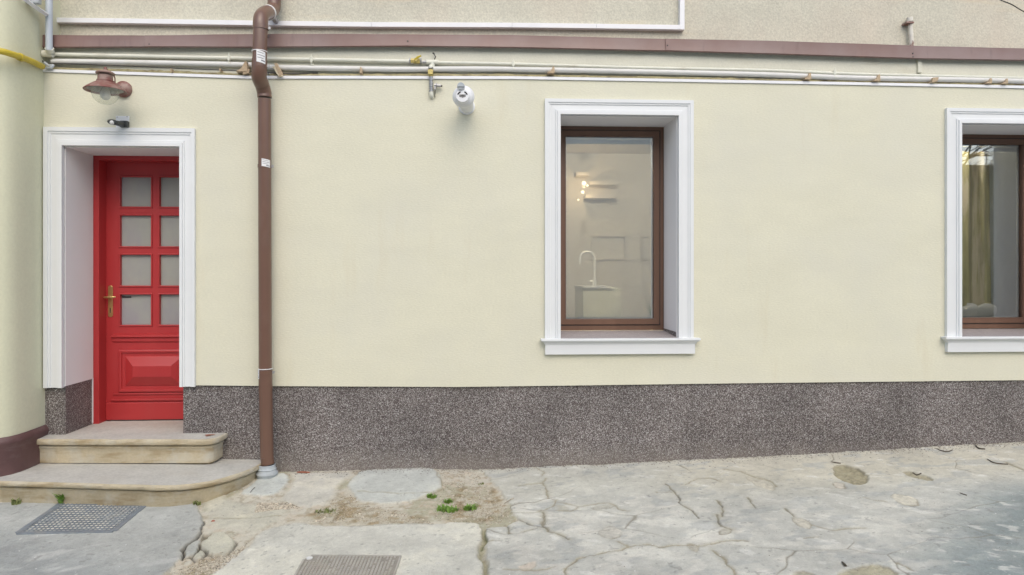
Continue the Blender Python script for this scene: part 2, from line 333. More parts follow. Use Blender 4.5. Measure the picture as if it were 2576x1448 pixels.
PROF = [(0, -.004), (0, .028), (.22, .028), (.235, .021), (.34, .021), (.36, .014), (.68, .017), (.70, .025), (.80, .025), (.815, .034), (1.0, .034), (1.0, -.004)]
def architrave(x0, x1, zb, zt, wl, wt, wr, name, parent, mb_only=False):
    """three-sided mitred moulding round the opening x0..x1, up to zt"""
    mb = MB(); stations = []
    for (ox, oz, ix, iz) in ((x0 - wl, zb, x0, zb), (x0 - wl, zt + wt, x0, zt), (x1 + wr, zt + wt, x1, zt), (x1 + wr, zb, x1, zb)):
        stations.append([(ox + (ix - ox) * t, -p, oz + (iz - oz) * t) for t, p in PROF])
    n = len(PROF); vs = [p for st in stations for p in st]; fs = []
    for s_ in range(3):
        for k in range(n - 1): fs.append((s_ * n + k, s_ * n + k + 1, (s_ + 1) * n + k + 1, (s_ + 1) * n + k))
    fs += [tuple(range(n))[::-1], tuple(3 * n + k for k in range(n))]
    mb.add(vs, fs)
    return mb.build(name, M['white'], parent)

def sill(x0, x1, zt, zb, name, parent):
    mb = MB(); H = zt - zb
    rings = [(zt, 0, .066), (zt - .014, 0, .068), (zt - .016, .006, .062), (zt - .024, .010, .058), (zt - .030, .022, .046), (zt - .042, .028, .040), (zt - .046, .034, .036), (zt - H * .70, .034, .034), (zb, .034, .033)]
    vs = []
    for z, ins, p in rings: vs += [(x0 + ins, .002, z), (x0 + ins, -p, z), (x1 - ins, -p, z), (x1 - ins, .002, z)]
    fs = []
    for i in range(len(rings) - 1):
        for k in range(3): fs.append((i * 4 + k, i * 4 + k + 1, (i + 1) * 4 + k + 1, (i + 1) * 4 + k))
    fs += [(0, 1, 2, 3), tuple((len(rings) - 1) * 4 + k for k in range(4))]
    return mb.add(vs, fs).build(name, M['white'], parent)

# ================================================================ GROUND (one height field, cut into its slabs)
def poly_xy(pts): return np.array([G(u, v)[:2] for u, v in pts])
def chaikin(p, n=2):
    for _ in range(n):
        q = np.roll(p, -1, 0); p = np.stack([.78 * p + .22 * q, .22 * p + .78 * q], 1).reshape(-1, 2)
    return p
def sdist(X, Y, poly):
    """signed distance, positive inside"""
    n = len(poly); dmin = np.full(X.shape, 1e9); inside = np.zeros(X.shape, bool)
    for i in range(n):
        x0, y0 = poly[i]; x1, y1 = poly[(i + 1) % n]; dx, dy = x1 - x0, y1 - y0
        t = np.clip(((X - x0) * dx + (Y - y0) * dy) / (dx * dx + dy * dy + 1e-12), 0, 1)
        dmin = np.minimum(dmin, np.hypot(X - x0 - t * dx, Y - y0 - t * dy))
        c = ((y0 > Y) != (y1 > Y)) & (X < (x1 - x0) * (Y - y0) / (y1 - y0 + 1e-12) + x0); inside ^= c
    return np.where(inside, dmin, -dmin)
def ldist(X, Y, line):
    dmin = np.full(X.shape, 1e9)
    for i in range(len(line) - 1):
        x0, y0 = line[i]; x1, y1 = line[i + 1]; dx, dy = x1 - x0, y1 - y0
        t = np.clip(((X - x0) * dx + (Y - y0) * dy) / (dx * dx + dy * dy + 1e-12), 0, 1)
        dmin = np.minimum(dmin, np.hypot(X - x0 - t * dx, Y - y0 - t * dy))
    return dmin
SL = {
 'left': [(-420, 1500), (-420, 1262), (0, 1258), (490, 1254), (500, 1275), (513, 1302), (511, 1323), (499, 1345), (490, 1357), (470, 1370), (454, 1387), (453, 1405), (429, 1434), (405, 1452), (330, 1500)],
 'chunk_a': [(493, 1360), (507, 1363), (499, 1378), (481, 1398), (459, 1404), (457, 1389), (472, 1373)],
 'chunk_b': [(540, 1339), (565, 1338), (581, 1348), (588, 1365), (588, 1378), (575, 1390), (545, 1397), (520, 1392), (504, 1375), (511, 1362), (528, 1346)],
 'chunk_c': [(499, 1381), (516, 1389), (508, 1402), (497, 1409), (484, 1400)],
 'chunk_d': [(465, 1413), (485, 1408), (490, 1416), (478, 1422), (466, 1421)],
 'centre': [(640, 1349), (686, 1327), (740, 1316), (775, 1318), (822, 1325), (913, 1322.5), (998, 1320), (1139, 1317), (1199, 1320), (1208, 1342), (1212, 1385), (1210, 1500), (450, 1500), (532, 1448), (565, 1411), (626, 1378)],
 'north': [(712, 1189), (800, 1187), (903, 1183), (866, 1214), (846, 1252), (802, 1273), (745, 1277), (700, 1262), (712, 1240), (735, 1205)],
 'blue': [(907, 1182), (990, 1180), (1080, 1178.5), (1112, 1192), (1118, 1226), (1088, 1240), (1042, 1262), (972, 1268), (906, 1260), (882, 1240), (869, 1218), (885, 1200)],
 'pipe': [(598, 1244), (612, 1228), (640, 1208), (660, 1197), (712, 1188), (734, 1203), (708, 1242), (652, 1250), (620, 1246)],
 'middle': [(500, 1268), (560, 1238), (600, 1256), (660, 1262), (705, 1268), (742, 1283), (716, 1296), (712, 1308), (686, 1321), (640, 1343), (612, 1338), (582, 1336), (540, 1333), (516, 1330), (520, 1300)],
 'right': [(1196, 1185), (1220, 1190), (1250, 1226), (1281, 1269), (1279, 1289), (1307, 1308), (1271, 1326), (1221, 1330), (1217, 1345), (1221, 1370), (1218, 1427), (1216, 1500), (3300, 1500), (3300, 1060), (2576, 1113), (1932, 1149), (1485, 1170.5), (1331, 1176)],
}
CR = [  # picture polylines, width, darkness
 ([(1298, 1223), (1355, 1219), (1375, 1205)], .006, .5), ([(1361, 1219), (1379, 1238), (1383, 1255), (1402, 1260), (1397, 1274), (1369, 1286), (1338, 1291), (1281, 1290)], .007, .6),
 ([(1400, 1264), (1429, 1269), (1457, 1277), (1488, 1272), (1528, 1267), (1553, 1283), (1579, 1286)], .006, .55), ([(1402, 1286), (1429, 1289), (1446, 1283), (1457, 1277)], .005, .5),
 ([(1366, 1291), (1372, 1306), (1368, 1323), (1383, 1337), (1412, 1348), (1426, 1359)], .009, .95), ([(1307, 1308), (1338, 1323), (1369, 1328)], .009, 1.), ([(1273, 1325), (1278, 1345), (1298, 1345), (1324, 1337), (1345, 1330)], .006, .8),
 ([(1219, 1364), (1253, 1361)], .005, .5), ([(1678, 1218), (1695, 1240), (1706, 1249), (1712, 1269), (1740, 1291), (1754, 1304)], .007, .8), ([(1655, 1240), (1689, 1242)], .005, .5),
 ([(1726, 1220), (1757, 1208), (1786, 1205), (1814, 1213)], .006, .5), ([(1825, 1181), (1865, 1187), (1882, 1195), (1932, 1209), (1955, 1225)], .007, .6), ([(1882, 1252), (1893, 1266), (1896, 1280)], .006, .8),
 ([(1805, 1260), (1817, 1289), (1814, 1300)], .006, .8), ([(1800, 1297), (1808, 1317), (1817, 1328), (1842, 1337)], .010, .9),
 ([(1424, 1462), (1429, 1427), (1457, 1410), (1485, 1399), (1559, 1385), (1582, 1378), (1627, 1371), (1655, 1376), (1740, 1374), (1791, 1374), (1817, 1365), (1880, 1362)], .007, .7),
 ([(1800, 1385), (1825, 1410), (1854, 1462)], .008, .7), ([(1267, 1435), (1344, 1436), (1400, 1425)], .005, .5), ([(1550, 1362), (1579, 1379)], .006, .6),
 ([(1973, 1281), (1996, 1301)], .006, .85), ([(2048, 1321), (2097, 1336), (2123, 1333), (2175, 1331)], .006, .6), ([(2018, 1355), (2060, 1352)], .005, .5),
 ([(2530, 1165), (2550, 1172), (2590, 1190)], .007, .6), ([(1100, 1185), (1118, 1228), (1090, 1243)], .006, .5), ([(900, 1268), (930, 1300)], .004, .3),
 ([(900, 1236), (1000, 1243), (1085, 1240)], .004, .45), ([(1340, 1175), (1370, 1190), (1362, 1200)], .004, .3), ([(2180, 1255), (2230, 1265)], .004, .5), ([(2260, 1420), (2300, 1440)], .006, .6),
 ([(520, 1300), (600, 1308), (700, 1296)], .004, .3)]
RINGS = [  # rounded repair patches in the right slab: polygon, colour, height, edge darkness
 ([(1869, 1197), (1901, 1197), (1932, 1209), (1955, 1229), (1947, 1238), (1904, 1226)], (.50, .47, .38), -.002, .5),
 ([(2238, 1249), (2249, 1245), (2278, 1249), (2304, 1258), (2307, 1272), (2298, 1277), (2264, 1271)], (.58, .55, .45), .004, .9),
 ([(2097, 1172), (2123, 1169), (2169, 1183), (2189, 1203), (2177, 1218), (2151, 1221), (2120, 1212), (2100, 1198)], (.30, .27, .17), -.016, .9),
 ([(2094, 1215), (2120, 1215), (2134, 1229), (2111, 1231)], (.52, .48, .40), -.002, .8), ([(2267, 1187), (2296, 1186), (2336, 1200), (2350, 1212), (2307, 1209)], (.34, .31, .21), -.012, .7),
 ([(1993, 1304), (2030, 1307), (2048, 1324), (2030, 1333), (2005, 1319)], (.54, .51, .42), .002, .7), ([(1502, 1337), (1536, 1323), (1565, 1340), (1562, 1354), (1528, 1361)], (.55, .53, .46), .003, .8),
 ([(1806, 1337), (1828, 1329), (1842, 1337), (1830, 1346), (1810, 1348)], (.45, .43, .36), .002, .9), ([(1295, 1425), (1344, 1413), (1347, 1430), (1315, 1437)], (.50, .44, .36), -.002, .6),
 ([(2110, 1436), (2203, 1419), (2249, 1434), (2264, 1460), (2100, 1460)], (.38, .35, .24), -.010, .8), ([(1985, 1460), (2000, 1442), (2019, 1436), (2048, 1446), (2060, 1460)], (.42, .39, .29), -.006, .7),
 ([(1728, 1371), (1745, 1370), (1757, 1382), (1752, 1392), (1735, 1388)], (.47, .44, .36), .002, .6), ([(1482, 1277), (1540, 1270), (1550, 1278), (1500, 1286)], (.42, .41, .35), -.001, .45),
 ([(1405, 1270), (1440, 1280), (1430, 1289), (1402, 1284)], (.43, .42, .35), -.001, .45)]
STEP = .0056
xs = np.concatenate([[-40, -20, -10, -6, -4.4], np.arange(-3.75, 5.35, STEP), [5.6, 6.2, 8, 12, 20, 40]])
ys = np.concatenate([[-40, -20, -10, -6, -4, -3], np.arange(-2.25, .065, STEP)])
X, Y = np.meshgrid(xs, ys, indexing='ij')
def project(X, Y, Z):
    dx, dy, dz = X - CAM[0], Y - CAM[1], Z - CAM[2]
    dep = np.maximum(dx * _F[0] + dy * _F[1], .05); return 1288 + FU * (dx * _Rt[0] + dy * _Rt[1]) / dep, 683 - FU * dz / dep
base = zg(X, Y); U, V = project(X, Y, base)
nA = fbm(X * 1.1 + 5, Y * 1.1 + 3, 5); nB = fbm(X * 4 + 50, Y * 4 + 9, 5); nC = fbm(X * 17 + 9, Y * 17, 4); nD = fbm(X * 60, Y * 60 + 7, 3)
# warp for ragged edges
wx = X + .045 * (fbm(X * 9, Y * 9 + 40, 4) - .5) + .014 * (fbm(X * 45, Y * 45, 2) - .5); wy = Y + .045 * (fbm(X * 9 + 80, Y * 9, 4) - .5) + .010 * (fbm(X * 45 + 9, Y * 45, 2) - .5)
kx_ = X + .050 * (fbm(X * 7 + 200, Y * 7 + 40, 4) - .5) + .016 * (fbm(X * 34 + 5, Y * 34, 3) - .5); ky_ = Y + .050 * (fbm(X * 7 + 280, Y * 7, 4) - .5) + .016 * (fbm(X * 34 + 9, Y * 34 + 50, 3) - .5)
c3 = lambda t: np.array(t)[None, None, :]
def mix(a, b, m): return a * (1 - m[..., None]) + b * m[..., None]
dirt = mix(c3((.535, .505, .415)) * np.ones(X.shape + (1,)), c3((.34, .33, .22)), sst(nB, .52, .66) * .7)
dirt = mix(dirt, c3((.52, .45, .345)), sst(nC, .55, .75) * .7); dirt = mix(dirt, c3((.33, .285, .20)), sst(fbm(X * 30 + 4, Y * 30, 3), .56, .68) * .55); dirt = mix(dirt, c3((.56, .53, .46)), sst(fbm(X * 46 + 4, Y * 46 + 8, 2), .68, .80) * .6)
gz = np.zeros(X.shape)      # browner loose gravel in two pockets
for q_ in ([(868, 1232), (830, 1262), (770, 1292), (760, 1308), (830, 1322), (1090, 1318), (1060, 1292), (985, 1280), (920, 1262)], [(420, 1446), (498, 1408), (590, 1384), (640, 1345), (620, 1372), (560, 1412), (520, 1450)], [(1150, 1225), (1240, 1215), (1278, 1275), (1270, 1310), (1140, 1318), (1090, 1290)]):
    gz = np.maximum(gz, sst(sdist(wx, wy, poly_xy(q_)), -.02, .05))
dirt = mix(dirt, dirt * np.array([.72, .66, .55]), gz * (.35 + .9 * sst(nC, .4, .7)))
col = dirt.copy()
H = base - .008 + .012 * (nB - .5) + .008 * (nC - .5) + .010 * (nD - .5)
region = np.zeros(X.shape, int); names = list(SL)
COLS = {'left': (0.424, 0.435, 0.405), 'chunk_a': (0.463, 0.475, 0.432), 'chunk_b': (0.520, 0.508, 0.410), 'chunk_c': (0.520, 0.508, 0.410), 'chunk_d': (0.542, 0.520, 0.432), 'centre': (0.565, 0.559, 0.491),
        'north': (0.554, 0.537, 0.464), 'blue': (0.531, 0.548, 0.502), 'pipe': (0.531, 0.554, 0.513), 'middle': (0.525, 0.508, 0.416), 'right': (0.537, 0.531, 0.459)}
THK = {'left': .006, 'chunk_a': .004, 'chunk_b': .006, 'chunk_c': .002, 'chunk_d': .002, 'centre': .006, 'north': .001, 'blue': .004, 'pipe': .004, 'middle': 0, 'right': .004}
SOFT = {'middle': .07, 'north': .05, 'pipe': .03, 'chunk_a': .008, 'chunk_b': .008, 'chunk_c': .008, 'chunk_d': .008, 'left': .009, 'centre': .008, 'blue': .012}
for i, k in enumerate(names):
    pl = chaikin(poly_xy(SL[k]), 1) if k not in ('right', 'centre', 'left') else poly_xy(SL[k]); sd = sdist(wx, wy, pl); soft = SOFT.get(k, .014); m = sst(sd, 0, soft)
    region[sd > 0] = i + 1
    cc = c3(COLS[k]) * np.ones(X.shape + (1,))
    if k == 'right':
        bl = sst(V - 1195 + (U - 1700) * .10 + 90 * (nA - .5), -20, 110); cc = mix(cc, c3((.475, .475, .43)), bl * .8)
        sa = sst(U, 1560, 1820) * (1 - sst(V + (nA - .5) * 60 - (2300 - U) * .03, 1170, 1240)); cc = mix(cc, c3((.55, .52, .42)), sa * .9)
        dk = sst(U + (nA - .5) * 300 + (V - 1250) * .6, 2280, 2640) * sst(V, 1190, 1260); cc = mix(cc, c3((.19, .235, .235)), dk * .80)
        lb = sst(fbm(X * 2.4 + 3 + nB, Y * 4.6 + 8 + X * 1.2, 6), .55, .68) * sst(V, 1235, 1290); cc = mix(cc, c3((.62, .61, .54)), lb * (.7 - .5 * sst(U, 2250, 2500)))
        lb = sst(fbm(X * 7 + 63, Y * 11 + 18 - X * 2, 5), .58, .66) * sst(V, 1215, 1290) * (1 - .8 * sst(U, 2250, 2500)); cc = mix(cc, c3((.62, .60, .53)), lb * .5); lb = sst(fbm(X * 9 + 3, Y * 17 + 8 + X * 5, 4), .66, .74); cc = mix(cc, c3((.66, .655, .60)), lb * .6); lb = sst(fbm(X * 6 + 33, Y * 12 - X * 2, 5), .60, .72); cc = mix(cc, c3((.36, .375, .36)), lb * .5)
    elif k == 'left':
        cc = mix(cc, c3((.29, .31, .305)), sst(V + (nA - .5) * 160 - U * .12, 1310, 1420) * .6)
        cc = mix(cc, c3((.40, .40, .37)), sst(1290 - V, 0, 40) * .4)
        lb = sst(fbm(X * 3 + Y * 2.2, Y * 9 + 8 - X * 4.5, 5), .60, .74); cc = mix(cc, c3((.58, .585, .55)), lb * .5)
    else:
        cc = mix(cc, c3(COLS[k]) * np.array([1.10, 1.08, 1.03]), sst(nB, .5, .7) * .6)
    cc = cc * (1 + .16 * (nA - .5) + .34 * (nB - .5) + .26 * (nC - .5) + .20 * (nD - .5))[..., None]
    lt = sst(fbm(X * 34 + 9 * i, Y * 34, 2), .84, .90); cc = mix(cc, c3((.54, .54, .51)), lt * .6); lt = sst(fbm(X * 30 + 9 * i + 70, Y * 40, 3), .74, .80); cc = mix(cc, c3((.22, .22, .20)), lt * .5)
    edge = np.exp(-(np.maximum(sd, 0) / .018) ** 2); cc = mix(cc, c3((.46, .42, .33)), edge * (.35 if k in ('left', 'centre', 'blue') else .15))
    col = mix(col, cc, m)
    hh = base + THK[k] + .008 * (nB - .5) + .0036 * (nC - .5) + .0022 * (nD - .5)
    H = H * (1 - m) + hh * m
# dark seams round the broken left pieces
for k in ('chunk_a', 'chunk_b', 'chunk_c'):
    sd = sdist(wx, wy, poly_xy(SL[k])); g = np.exp(-((sd + .007) / .006) ** 2) * sst(fbm(X * 6, Y * 6 + 2, 2), .30, .48)
    H -= .012 * g; col = mix(col, c3((.06, .055, .04)), g * .85)
# boundary seam of left slab where it broke, and of centre slab
g = np.exp(-(ldist(wx, wy, poly_xy([(512, 1310), (500, 1345), (490, 1357), (470, 1370), (455, 1387), (454, 1402)])) / .006) ** 2); H -= .014 * g; col = mix(col, c3((.05, .05, .05)), g * .9)
g = np.exp(-(ldist(wx, wy, poly_xy([(640, 1349), (665, 1336), (690, 1326)])) / .005) ** 2); H -= .010 * g; col = mix(col, c3((.10, .09, .07)), g * .8)
g = np.exp(-(ldist(wx, wy, poly_xy([(820, 1326), (960, 1324), (1090, 1320)])) / .004) ** 2); H -= .006 * g; col = mix(col, c3((.17, .15, .10)), g * .6)
g = np.exp(-(ldist(wx, wy, poly_xy([(1214, 1335), (1218, 1360), (1214, 1400), (1217, 1460)])) / .014) ** 2); H -= .010 * g; col = mix(col, c3((.24, .23, .13)), g * .7)
g = np.exp(-(ldist(wx, wy, poly_xy([(1219, 1338), (1223, 1362), (1217, 1378)])) / .006) ** 2); H -= .010 * g; col = mix(col, c3((.12, .13, .05)), g * .8)
# pit between the chunks
sd = sdist(wx, wy, poly_xy([(508, 1338), (545, 1338), (530, 1345), (512, 1362), (497, 1358)])); g = sst(sd, -.005, .012); H -= .03 * g; col = mix(col, c3((.13, .11, .07)), g * .8)
for pl, c, dz, dk in RINGS:
    sd = sdist(wx, wy, chaikin(poly_xy(pl))); m = sst(sd, -.010, .010)
    cm = c3(c) * (1 + .5 * (nC - .5) + .5 * (nD - .5))[..., None]; col = mix(col, cm, m * .9); H += dz * m
    if dz < -.008: H += m * .016 * (nD - .5); col = mix(col, c3((.36, .34, .24)), m * sst(nD, .6, .8) * .8)
    e = np.exp(-((sd) / .006) ** 2) * sst(fbm(X * 14 + 7, Y * 14, 2), .25, .6); col = mix(col, c3((.17, .145, .08)), e * dk * .6); H -= .004 * e
for ln, wd, dk in CR:
    ds = ldist(kx_, ky_, poly_xy(ln)); wv = wd * (.28 + 1.1 * fbm(X * 13 + 2, Y * 13 + 2, 2)); g = np.exp(-(ds / wv) ** 2)
    H -= .010 * g * dk; col = mix(col, c3((.24, .21, .13) if dk < .75 else (.13, .12, .09)), g * min(1, dk + .2) * .9)
    col = mix(col, c3((.34, .31, .22)), np.exp(-(ds / (wd * 3.0)) ** 2) * .5 * sst(nC, .3, .55))
# hairline cracks from warped cells in the right slab
hx, hy = X * 1.35 + .5 * (fbm(X * 2, Y * 2, 4) - .5), Y * 2.2 + .6 * (fbm(X * 2 + 30, Y * 2, 4) - .5)
f1 = np.full(X.shape, 9.); f2 = np.full(X.shape, 9.); ci, cj = np.floor(hx).astype(int), np.floor(hy).astype(int)
for a in (-1, 0, 1):
    for b_ in (-1, 0, 1):
        px = ci + a + _lat[(ci + a) & 255, (cj + b_) & 255]; py = cj + b_ + _lat[(cj + b_ + 99) & 255, (ci + a + 7) & 255]
        dd = np.hypot(hx - px, hy - py); f2 = np.where(dd < f1, f1, np.minimum(f2, dd)); f1 = np.minimum(f1, dd)
g = np.exp(-((f2 - f1) / .012) ** 2) * sst(nA, .46, .60) * (region == names.index('right') + 1); H -= .004 * g; col = mix(col, c3((.20, .18, .13)), g * .7)
# soil washed against the foot of the wall, darker close to it
wl = np.exp(-(np.maximum(-Y - .0, 0) / .028) ** 2) * sst(X, -1.6, -1.4); col = mix(col, c3((.36, .33, .28)), wl * .5 * sst(nC, .35, .6)); H += wl * .004 * nD
H = np.where(Y < -2.6, base - .004, H)
col = np.clip(col, .02, .8)
far = (Y < -2.3) | (X < -3.8) | (X > 5.4); col[far] = (.30, .31, .30)
nx_, ny_ = X.shape
idx = np.arange(nx_ * ny_).reshape(nx_, ny_)
quads = np.stack([idx[:-1, :-1], idx[1:, :-1], idx[1:, 1:], idx[:-1, 1:]], -1).reshape(-1, 4)
fr = region[:-1, :-1].reshape(-1)
allv = np.stack([X, Y, H], -1).reshape(-1, 3); allc = np.concatenate([col.reshape(-1, 3), np.ones((nx_ * ny_, 1))], 1)
def grid_obj(name, q, parent=None):
    used, inv = np.unique(q, return_inverse=True); me = bpy.data.meshes.new(name); n = len(used); nf = len(q)
    me.vertices.add(n); me.vertices.foreach_set('co', allv[used].astype(np.float32).ravel())
    me.loops.add(nf * 4); me.loops.foreach_set('vertex_index', inv.reshape(-1).astype(np.int32))
    me.polygons.add(nf); me.polygons.foreach_set('loop_start', np.arange(0, nf * 4, 4, dtype=np.int32)); me.polygons.foreach_set('loop_total', np.full(nf, 4, np.int32))
    me.polygons.foreach_set('use_smooth', np.ones(nf, bool)); me.update(calc_edges=True)
    a = me.attributes.new('col', 'FLOAT_COLOR', 'POINT'); a.data.foreach_set('color', allc[used].astype(np.float32).ravel())
    me.materials.append(M['ground']); o = bpy.data.objects.new(name, me); COL.objects.link(o)
    if parent: o.parent = parent
    return o
ground = tag(grid_obj('ground', quads[fr == 0]), kind='structure')
SLLAB = {'left': 'blue grey concrete slab in the left foreground', 'centre': 'pale smooth concrete slab round the lower cover', 'right': 'large cracked slab with patches on the right',
         'blue': 'pale bluish patch slab at the foot of the wall', 'north': 'pinkish grey patch right of the downpipe', 'pipe': 'pale patch under the downpipe', 'middle': 'sandy worn patch beside the steps'}
for i, k in enumerate(names):
    q = quads[fr == i + 1]
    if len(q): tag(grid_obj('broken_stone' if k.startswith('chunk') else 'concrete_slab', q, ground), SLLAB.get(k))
def ground_h(x, y):
    i = int(np.clip(np.searchsorted(xs, x), 0, nx_ - 1)); j = int(np.clip(np.searchsorted(ys, y), 0, ny_ - 1)); return float(H[i, j])

# ================================================================ THE HOUSE
XL, XR = -3.20, 7.2
DX0, DX1, DT = -3.050, -2.198, 2.428          # door opening
W1 = (.628, 1.540, .985, 2.702)               # window openings x0,x1,z0,z1
W2 = (3.790, 4.700, .985, 2.668)
ZL = .297                                     # landing
D = .37                                       # reveal depth
strip_x = [-3.21, -3.138, -1.712, -1.0, .26, 1.241, 2.24, 2.963, 4.322, XR]
strip_z = [2.985, 2.983, 2.955, 2.965, 2.980, 2.978, 2.974, 2.971, 2.963, 2.955]
stz = lambda x: np.interp(x, strip_x, strip_z)
pl_x = [-3.2, -2.116, -1.524, -.157, .601, 1.932, 4.322, XR]; pl_z = [.668, .655, .644, .626, .629, .636, .642, .645]
plz = lambda x: np.interp(x, pl_x, pl_z)
house = empty('house', (0, 0, 0), 'cream rendered house with brown speckled plinth, red door and two white framed windows', 'house')
holes = [(DX0, DX1, -1, DT), W1, W2]
cuts = [XL, XR] + strip_x[1:-1] + pl_x[1:-1]
mb = walls(cuts, [.64, 3.0], [(DX0, DX1, .64, DT), W1, W2], 0, D + .15, ftop=lambda x: stz(x) - .012, fbot=lambda x: plz(x))
mb.build('wall', M['cream'], house)
mb = walls(cuts, [-.3, .64], [(DX0, DX1, ZL - .02, .64)], .016, D + .15, ftop=lambda x: plz(x))
mb.build('plinth', M['mosaic'], house)
# ledge band between the strip and the flashing, upper wall
walls([XL, XR] + strip_x[1:-1], [2.9, 3.255], [], .030, .5, fbot=lambda x: stz(x) - .012).build('ledge_band', M['cream_dirty'], house)
walls([-3.6, XR], [3.2, 7.0], [], .20, .5).build('upper_wall', M['stucco'], house)
MB().box(XL - .1, XR, .031, .199, 3.22, 3.254).build('ledge', M['cream_dirty'], house)
# white strip along the top of the render
mb = MB()
for i in range(len(strip_x) - 1):
    x0, x1 = strip_x[i], strip_x[i + 1]; za, zb = strip_z[i], strip_z[i + 1]
    mb.add([(x0, -.011, za - .011), (x1, -.011, zb - .011), (x1, .061, zb - .011), (x0, .061, za - .011), (x0, -.011, za + .010), (x1, -.011, zb + .010), (x1, .061, zb + .016), (x0, .061, za + .016)],
           [(0, 3, 2, 1), (4, 5, 6, 7), (0, 1, 5, 4), (1, 2, 6, 5), (2, 3, 7, 6), (3, 0, 4, 7)])
mb.build('edge_profile', M['white_plastic'], house)
# brown flashing: five overlapping sheets, slightly dented
fx = [-3.212, -2.443, -.52, 1.461, 3.412, XR]
ftx = [-3.212, -2.443, -1.495, -.52, .26, 1.461, 2.24, 3.412, 4.322, XR]; ftz = [3.243, 3.252, 3.279, 3.294, 3.303, 3.293, 3.291, 3.273, 3.267, 3.24]
fbv = [(105, 122), (374, 121.5), (640, 122), (1029, 119.5), (1288, 122.5), (1679, 131), (1928, 138.5), (2296, 150.5), (2576, 155)]
fbx = [P(u, v)[0] for u, v in fbv] + [XR]; fbz = [P(u, v)[2] for u, v in fbv] + [3.15]
for i in range(5):
    x0, x1 = fx[i] - (.02 if i else 0), fx[i + 1]; n = max(8, int((x1 - x0) / .05)); mb = MB(); vs = []; fs = []
    yo = -.014 - (.004 if i % 2 else 0)
    for k in range(n + 1):
        x = x0 + (x1 - x0) * k / n; zt = np.interp(x, ftx, ftz); zb = np.interp(x, fbx, fbz)
        dn = .010 * (fbm(np.array(x * 3.1 + i), np.array(2.2 + i), 3) - .5); tilt = .008 * (fbm(np.array(x * 1.3), np.array(9.), 2) - .5)
        en = .006 if k in (0,) and i else 0
        for (yy, z) in ((.198, zt + .035), (.004, zt + .004), (yo + dn, zt), (yo + dn * .6 + tilt * .4 - en, zt * .5 + zb * .5), (yo - .006 + tilt, zb + .006), (yo + .004 + tilt, zb - .002), (yo + .008 + tilt, zb + .004)):
            vs.append((x, yy, z))
    for k in range(n):
        for j in range(6): fs.append((k * 7 + j, (k + 1) * 7 + j, (k + 1) * 7 + j + 1, k * 7 + j + 1))
    mb.add(vs, fs).build('flashing', M['flashing'], house, smooth=True)
for u, v in ((376, 112), (1026, 104), (1679, 115), (2296, 135), (2296, 144)):
    p = P(u, v, -.02); MB().lathe((p[0], -.014, p[2]), [(.0001, .012), (.005, .011), (.006, .006), (.006, 0)], 10, 'Y').build('rivet', M['dark_cable'], house)
# reveals
def reveal(x0, x1, z0, z1, name, m):
    t = .006; mb = MB(); mb.box(x0 - .0005, x0 + t, .003, D - .002, z0, z1); mb.box(x1 - t, x1 + .0005, .003, D - .002, z0, z1)
    mb.box(x0 + t, x1 - t, .003, D - .002, z1 - t, z1 + .0005); return mb.build(name, m, house)
reveal(DX0, DX1, .655, DT, 'door_reveal', M['white_reveal'])
architrave(DX0, DX1 - .008, .648, DT + .002, .135, .135, .108, 'door_trim', house)
for wi, (x0, x1, z0, z1) in enumerate((W1, W2)):
    reveal(x0, x1, z0, z1, 'window_reveal', M['white_reveal'])
    architrave(x0, x1, .992, z1, .118, .118, .118, 'window_trim', house)
    sill(x0 - .150, x1 + .160, .993, .872, 'window_sill', house)
    # speckled inner sill sloping outwards
    MB().add([(x0 + .006, -.028, .995), (x1 - .006, -.028, .995), (x1 - .006, D, 1.018), (x0 + .006, D, 1.018), (x0 + .006, -.028, .98), (x1 - .006, -.028, .98), (x1 - .006, D, .98), (x0 + .006, D, .98)],
             [(0, 1, 2, 3), (7, 6, 5, 4), (0, 4, 5, 1), (1, 5, 6, 2), (2, 6, 7, 3), (3, 7, 4, 0)]).build('inner_sill', M['sill_granite'], house)
    MB().box(x1 - .010, x1 - .0065, .02, D - .004, 1.0, 1.035).build('sill_upstand', M['mosaic'], house)
    # window frame, sash, seal, pane, spacer
    zb, zt = 1.020, z1 - .006; xa, xb = x0 + .007, x1 - .007
    fr_ = frame_mb(xa, xb, zb, zt, .034, D, D + .075, tb=.045).build('window', M['brown_wood'], house, bevel=.003)
    frame_mb(xa + .030, xb - .030, zb + .040, zt - .030, .006, D - .004, D + .002).build('seal', M['dark_seal'], fr_)
    sx0, sx1, sz0, sz1 = xa + .036, xb - .036, zb + .046, zt - .036
    frame_mb(sx0, sx1, sz0, sz1, .046, D - .010, D + .055).build('sash', M['brown_wood'], fr_, bevel=.005)
    frame_mb(sx0 + .040, sx1 - .040, sz0 + .040, sz1 - .040, .008, D - .012, D + .0).build('glazing_bead', M['brown_wood'], fr_, bevel=.002, label='dark bead round the glass')
    frame_mb(sx0 + .046, sx1 - .046, sz0 + .046, sz1 - .046, .012, D + .030, D + .044).build('spacer', M['alu'], fr_)
    MB().box(sx0 + .044, sx1 - .044, D + .012, D + .018, sz0 + .044, sz1 - .044).build('pane', M['glass_plain' if wi else 'glass'], fr_)
    MB().box(sx0 + .046, sx1 - .046, D + .046, D + .050, sz1 - .10, sz1 - .060).build('blind_rail', M['alu'], fr_)

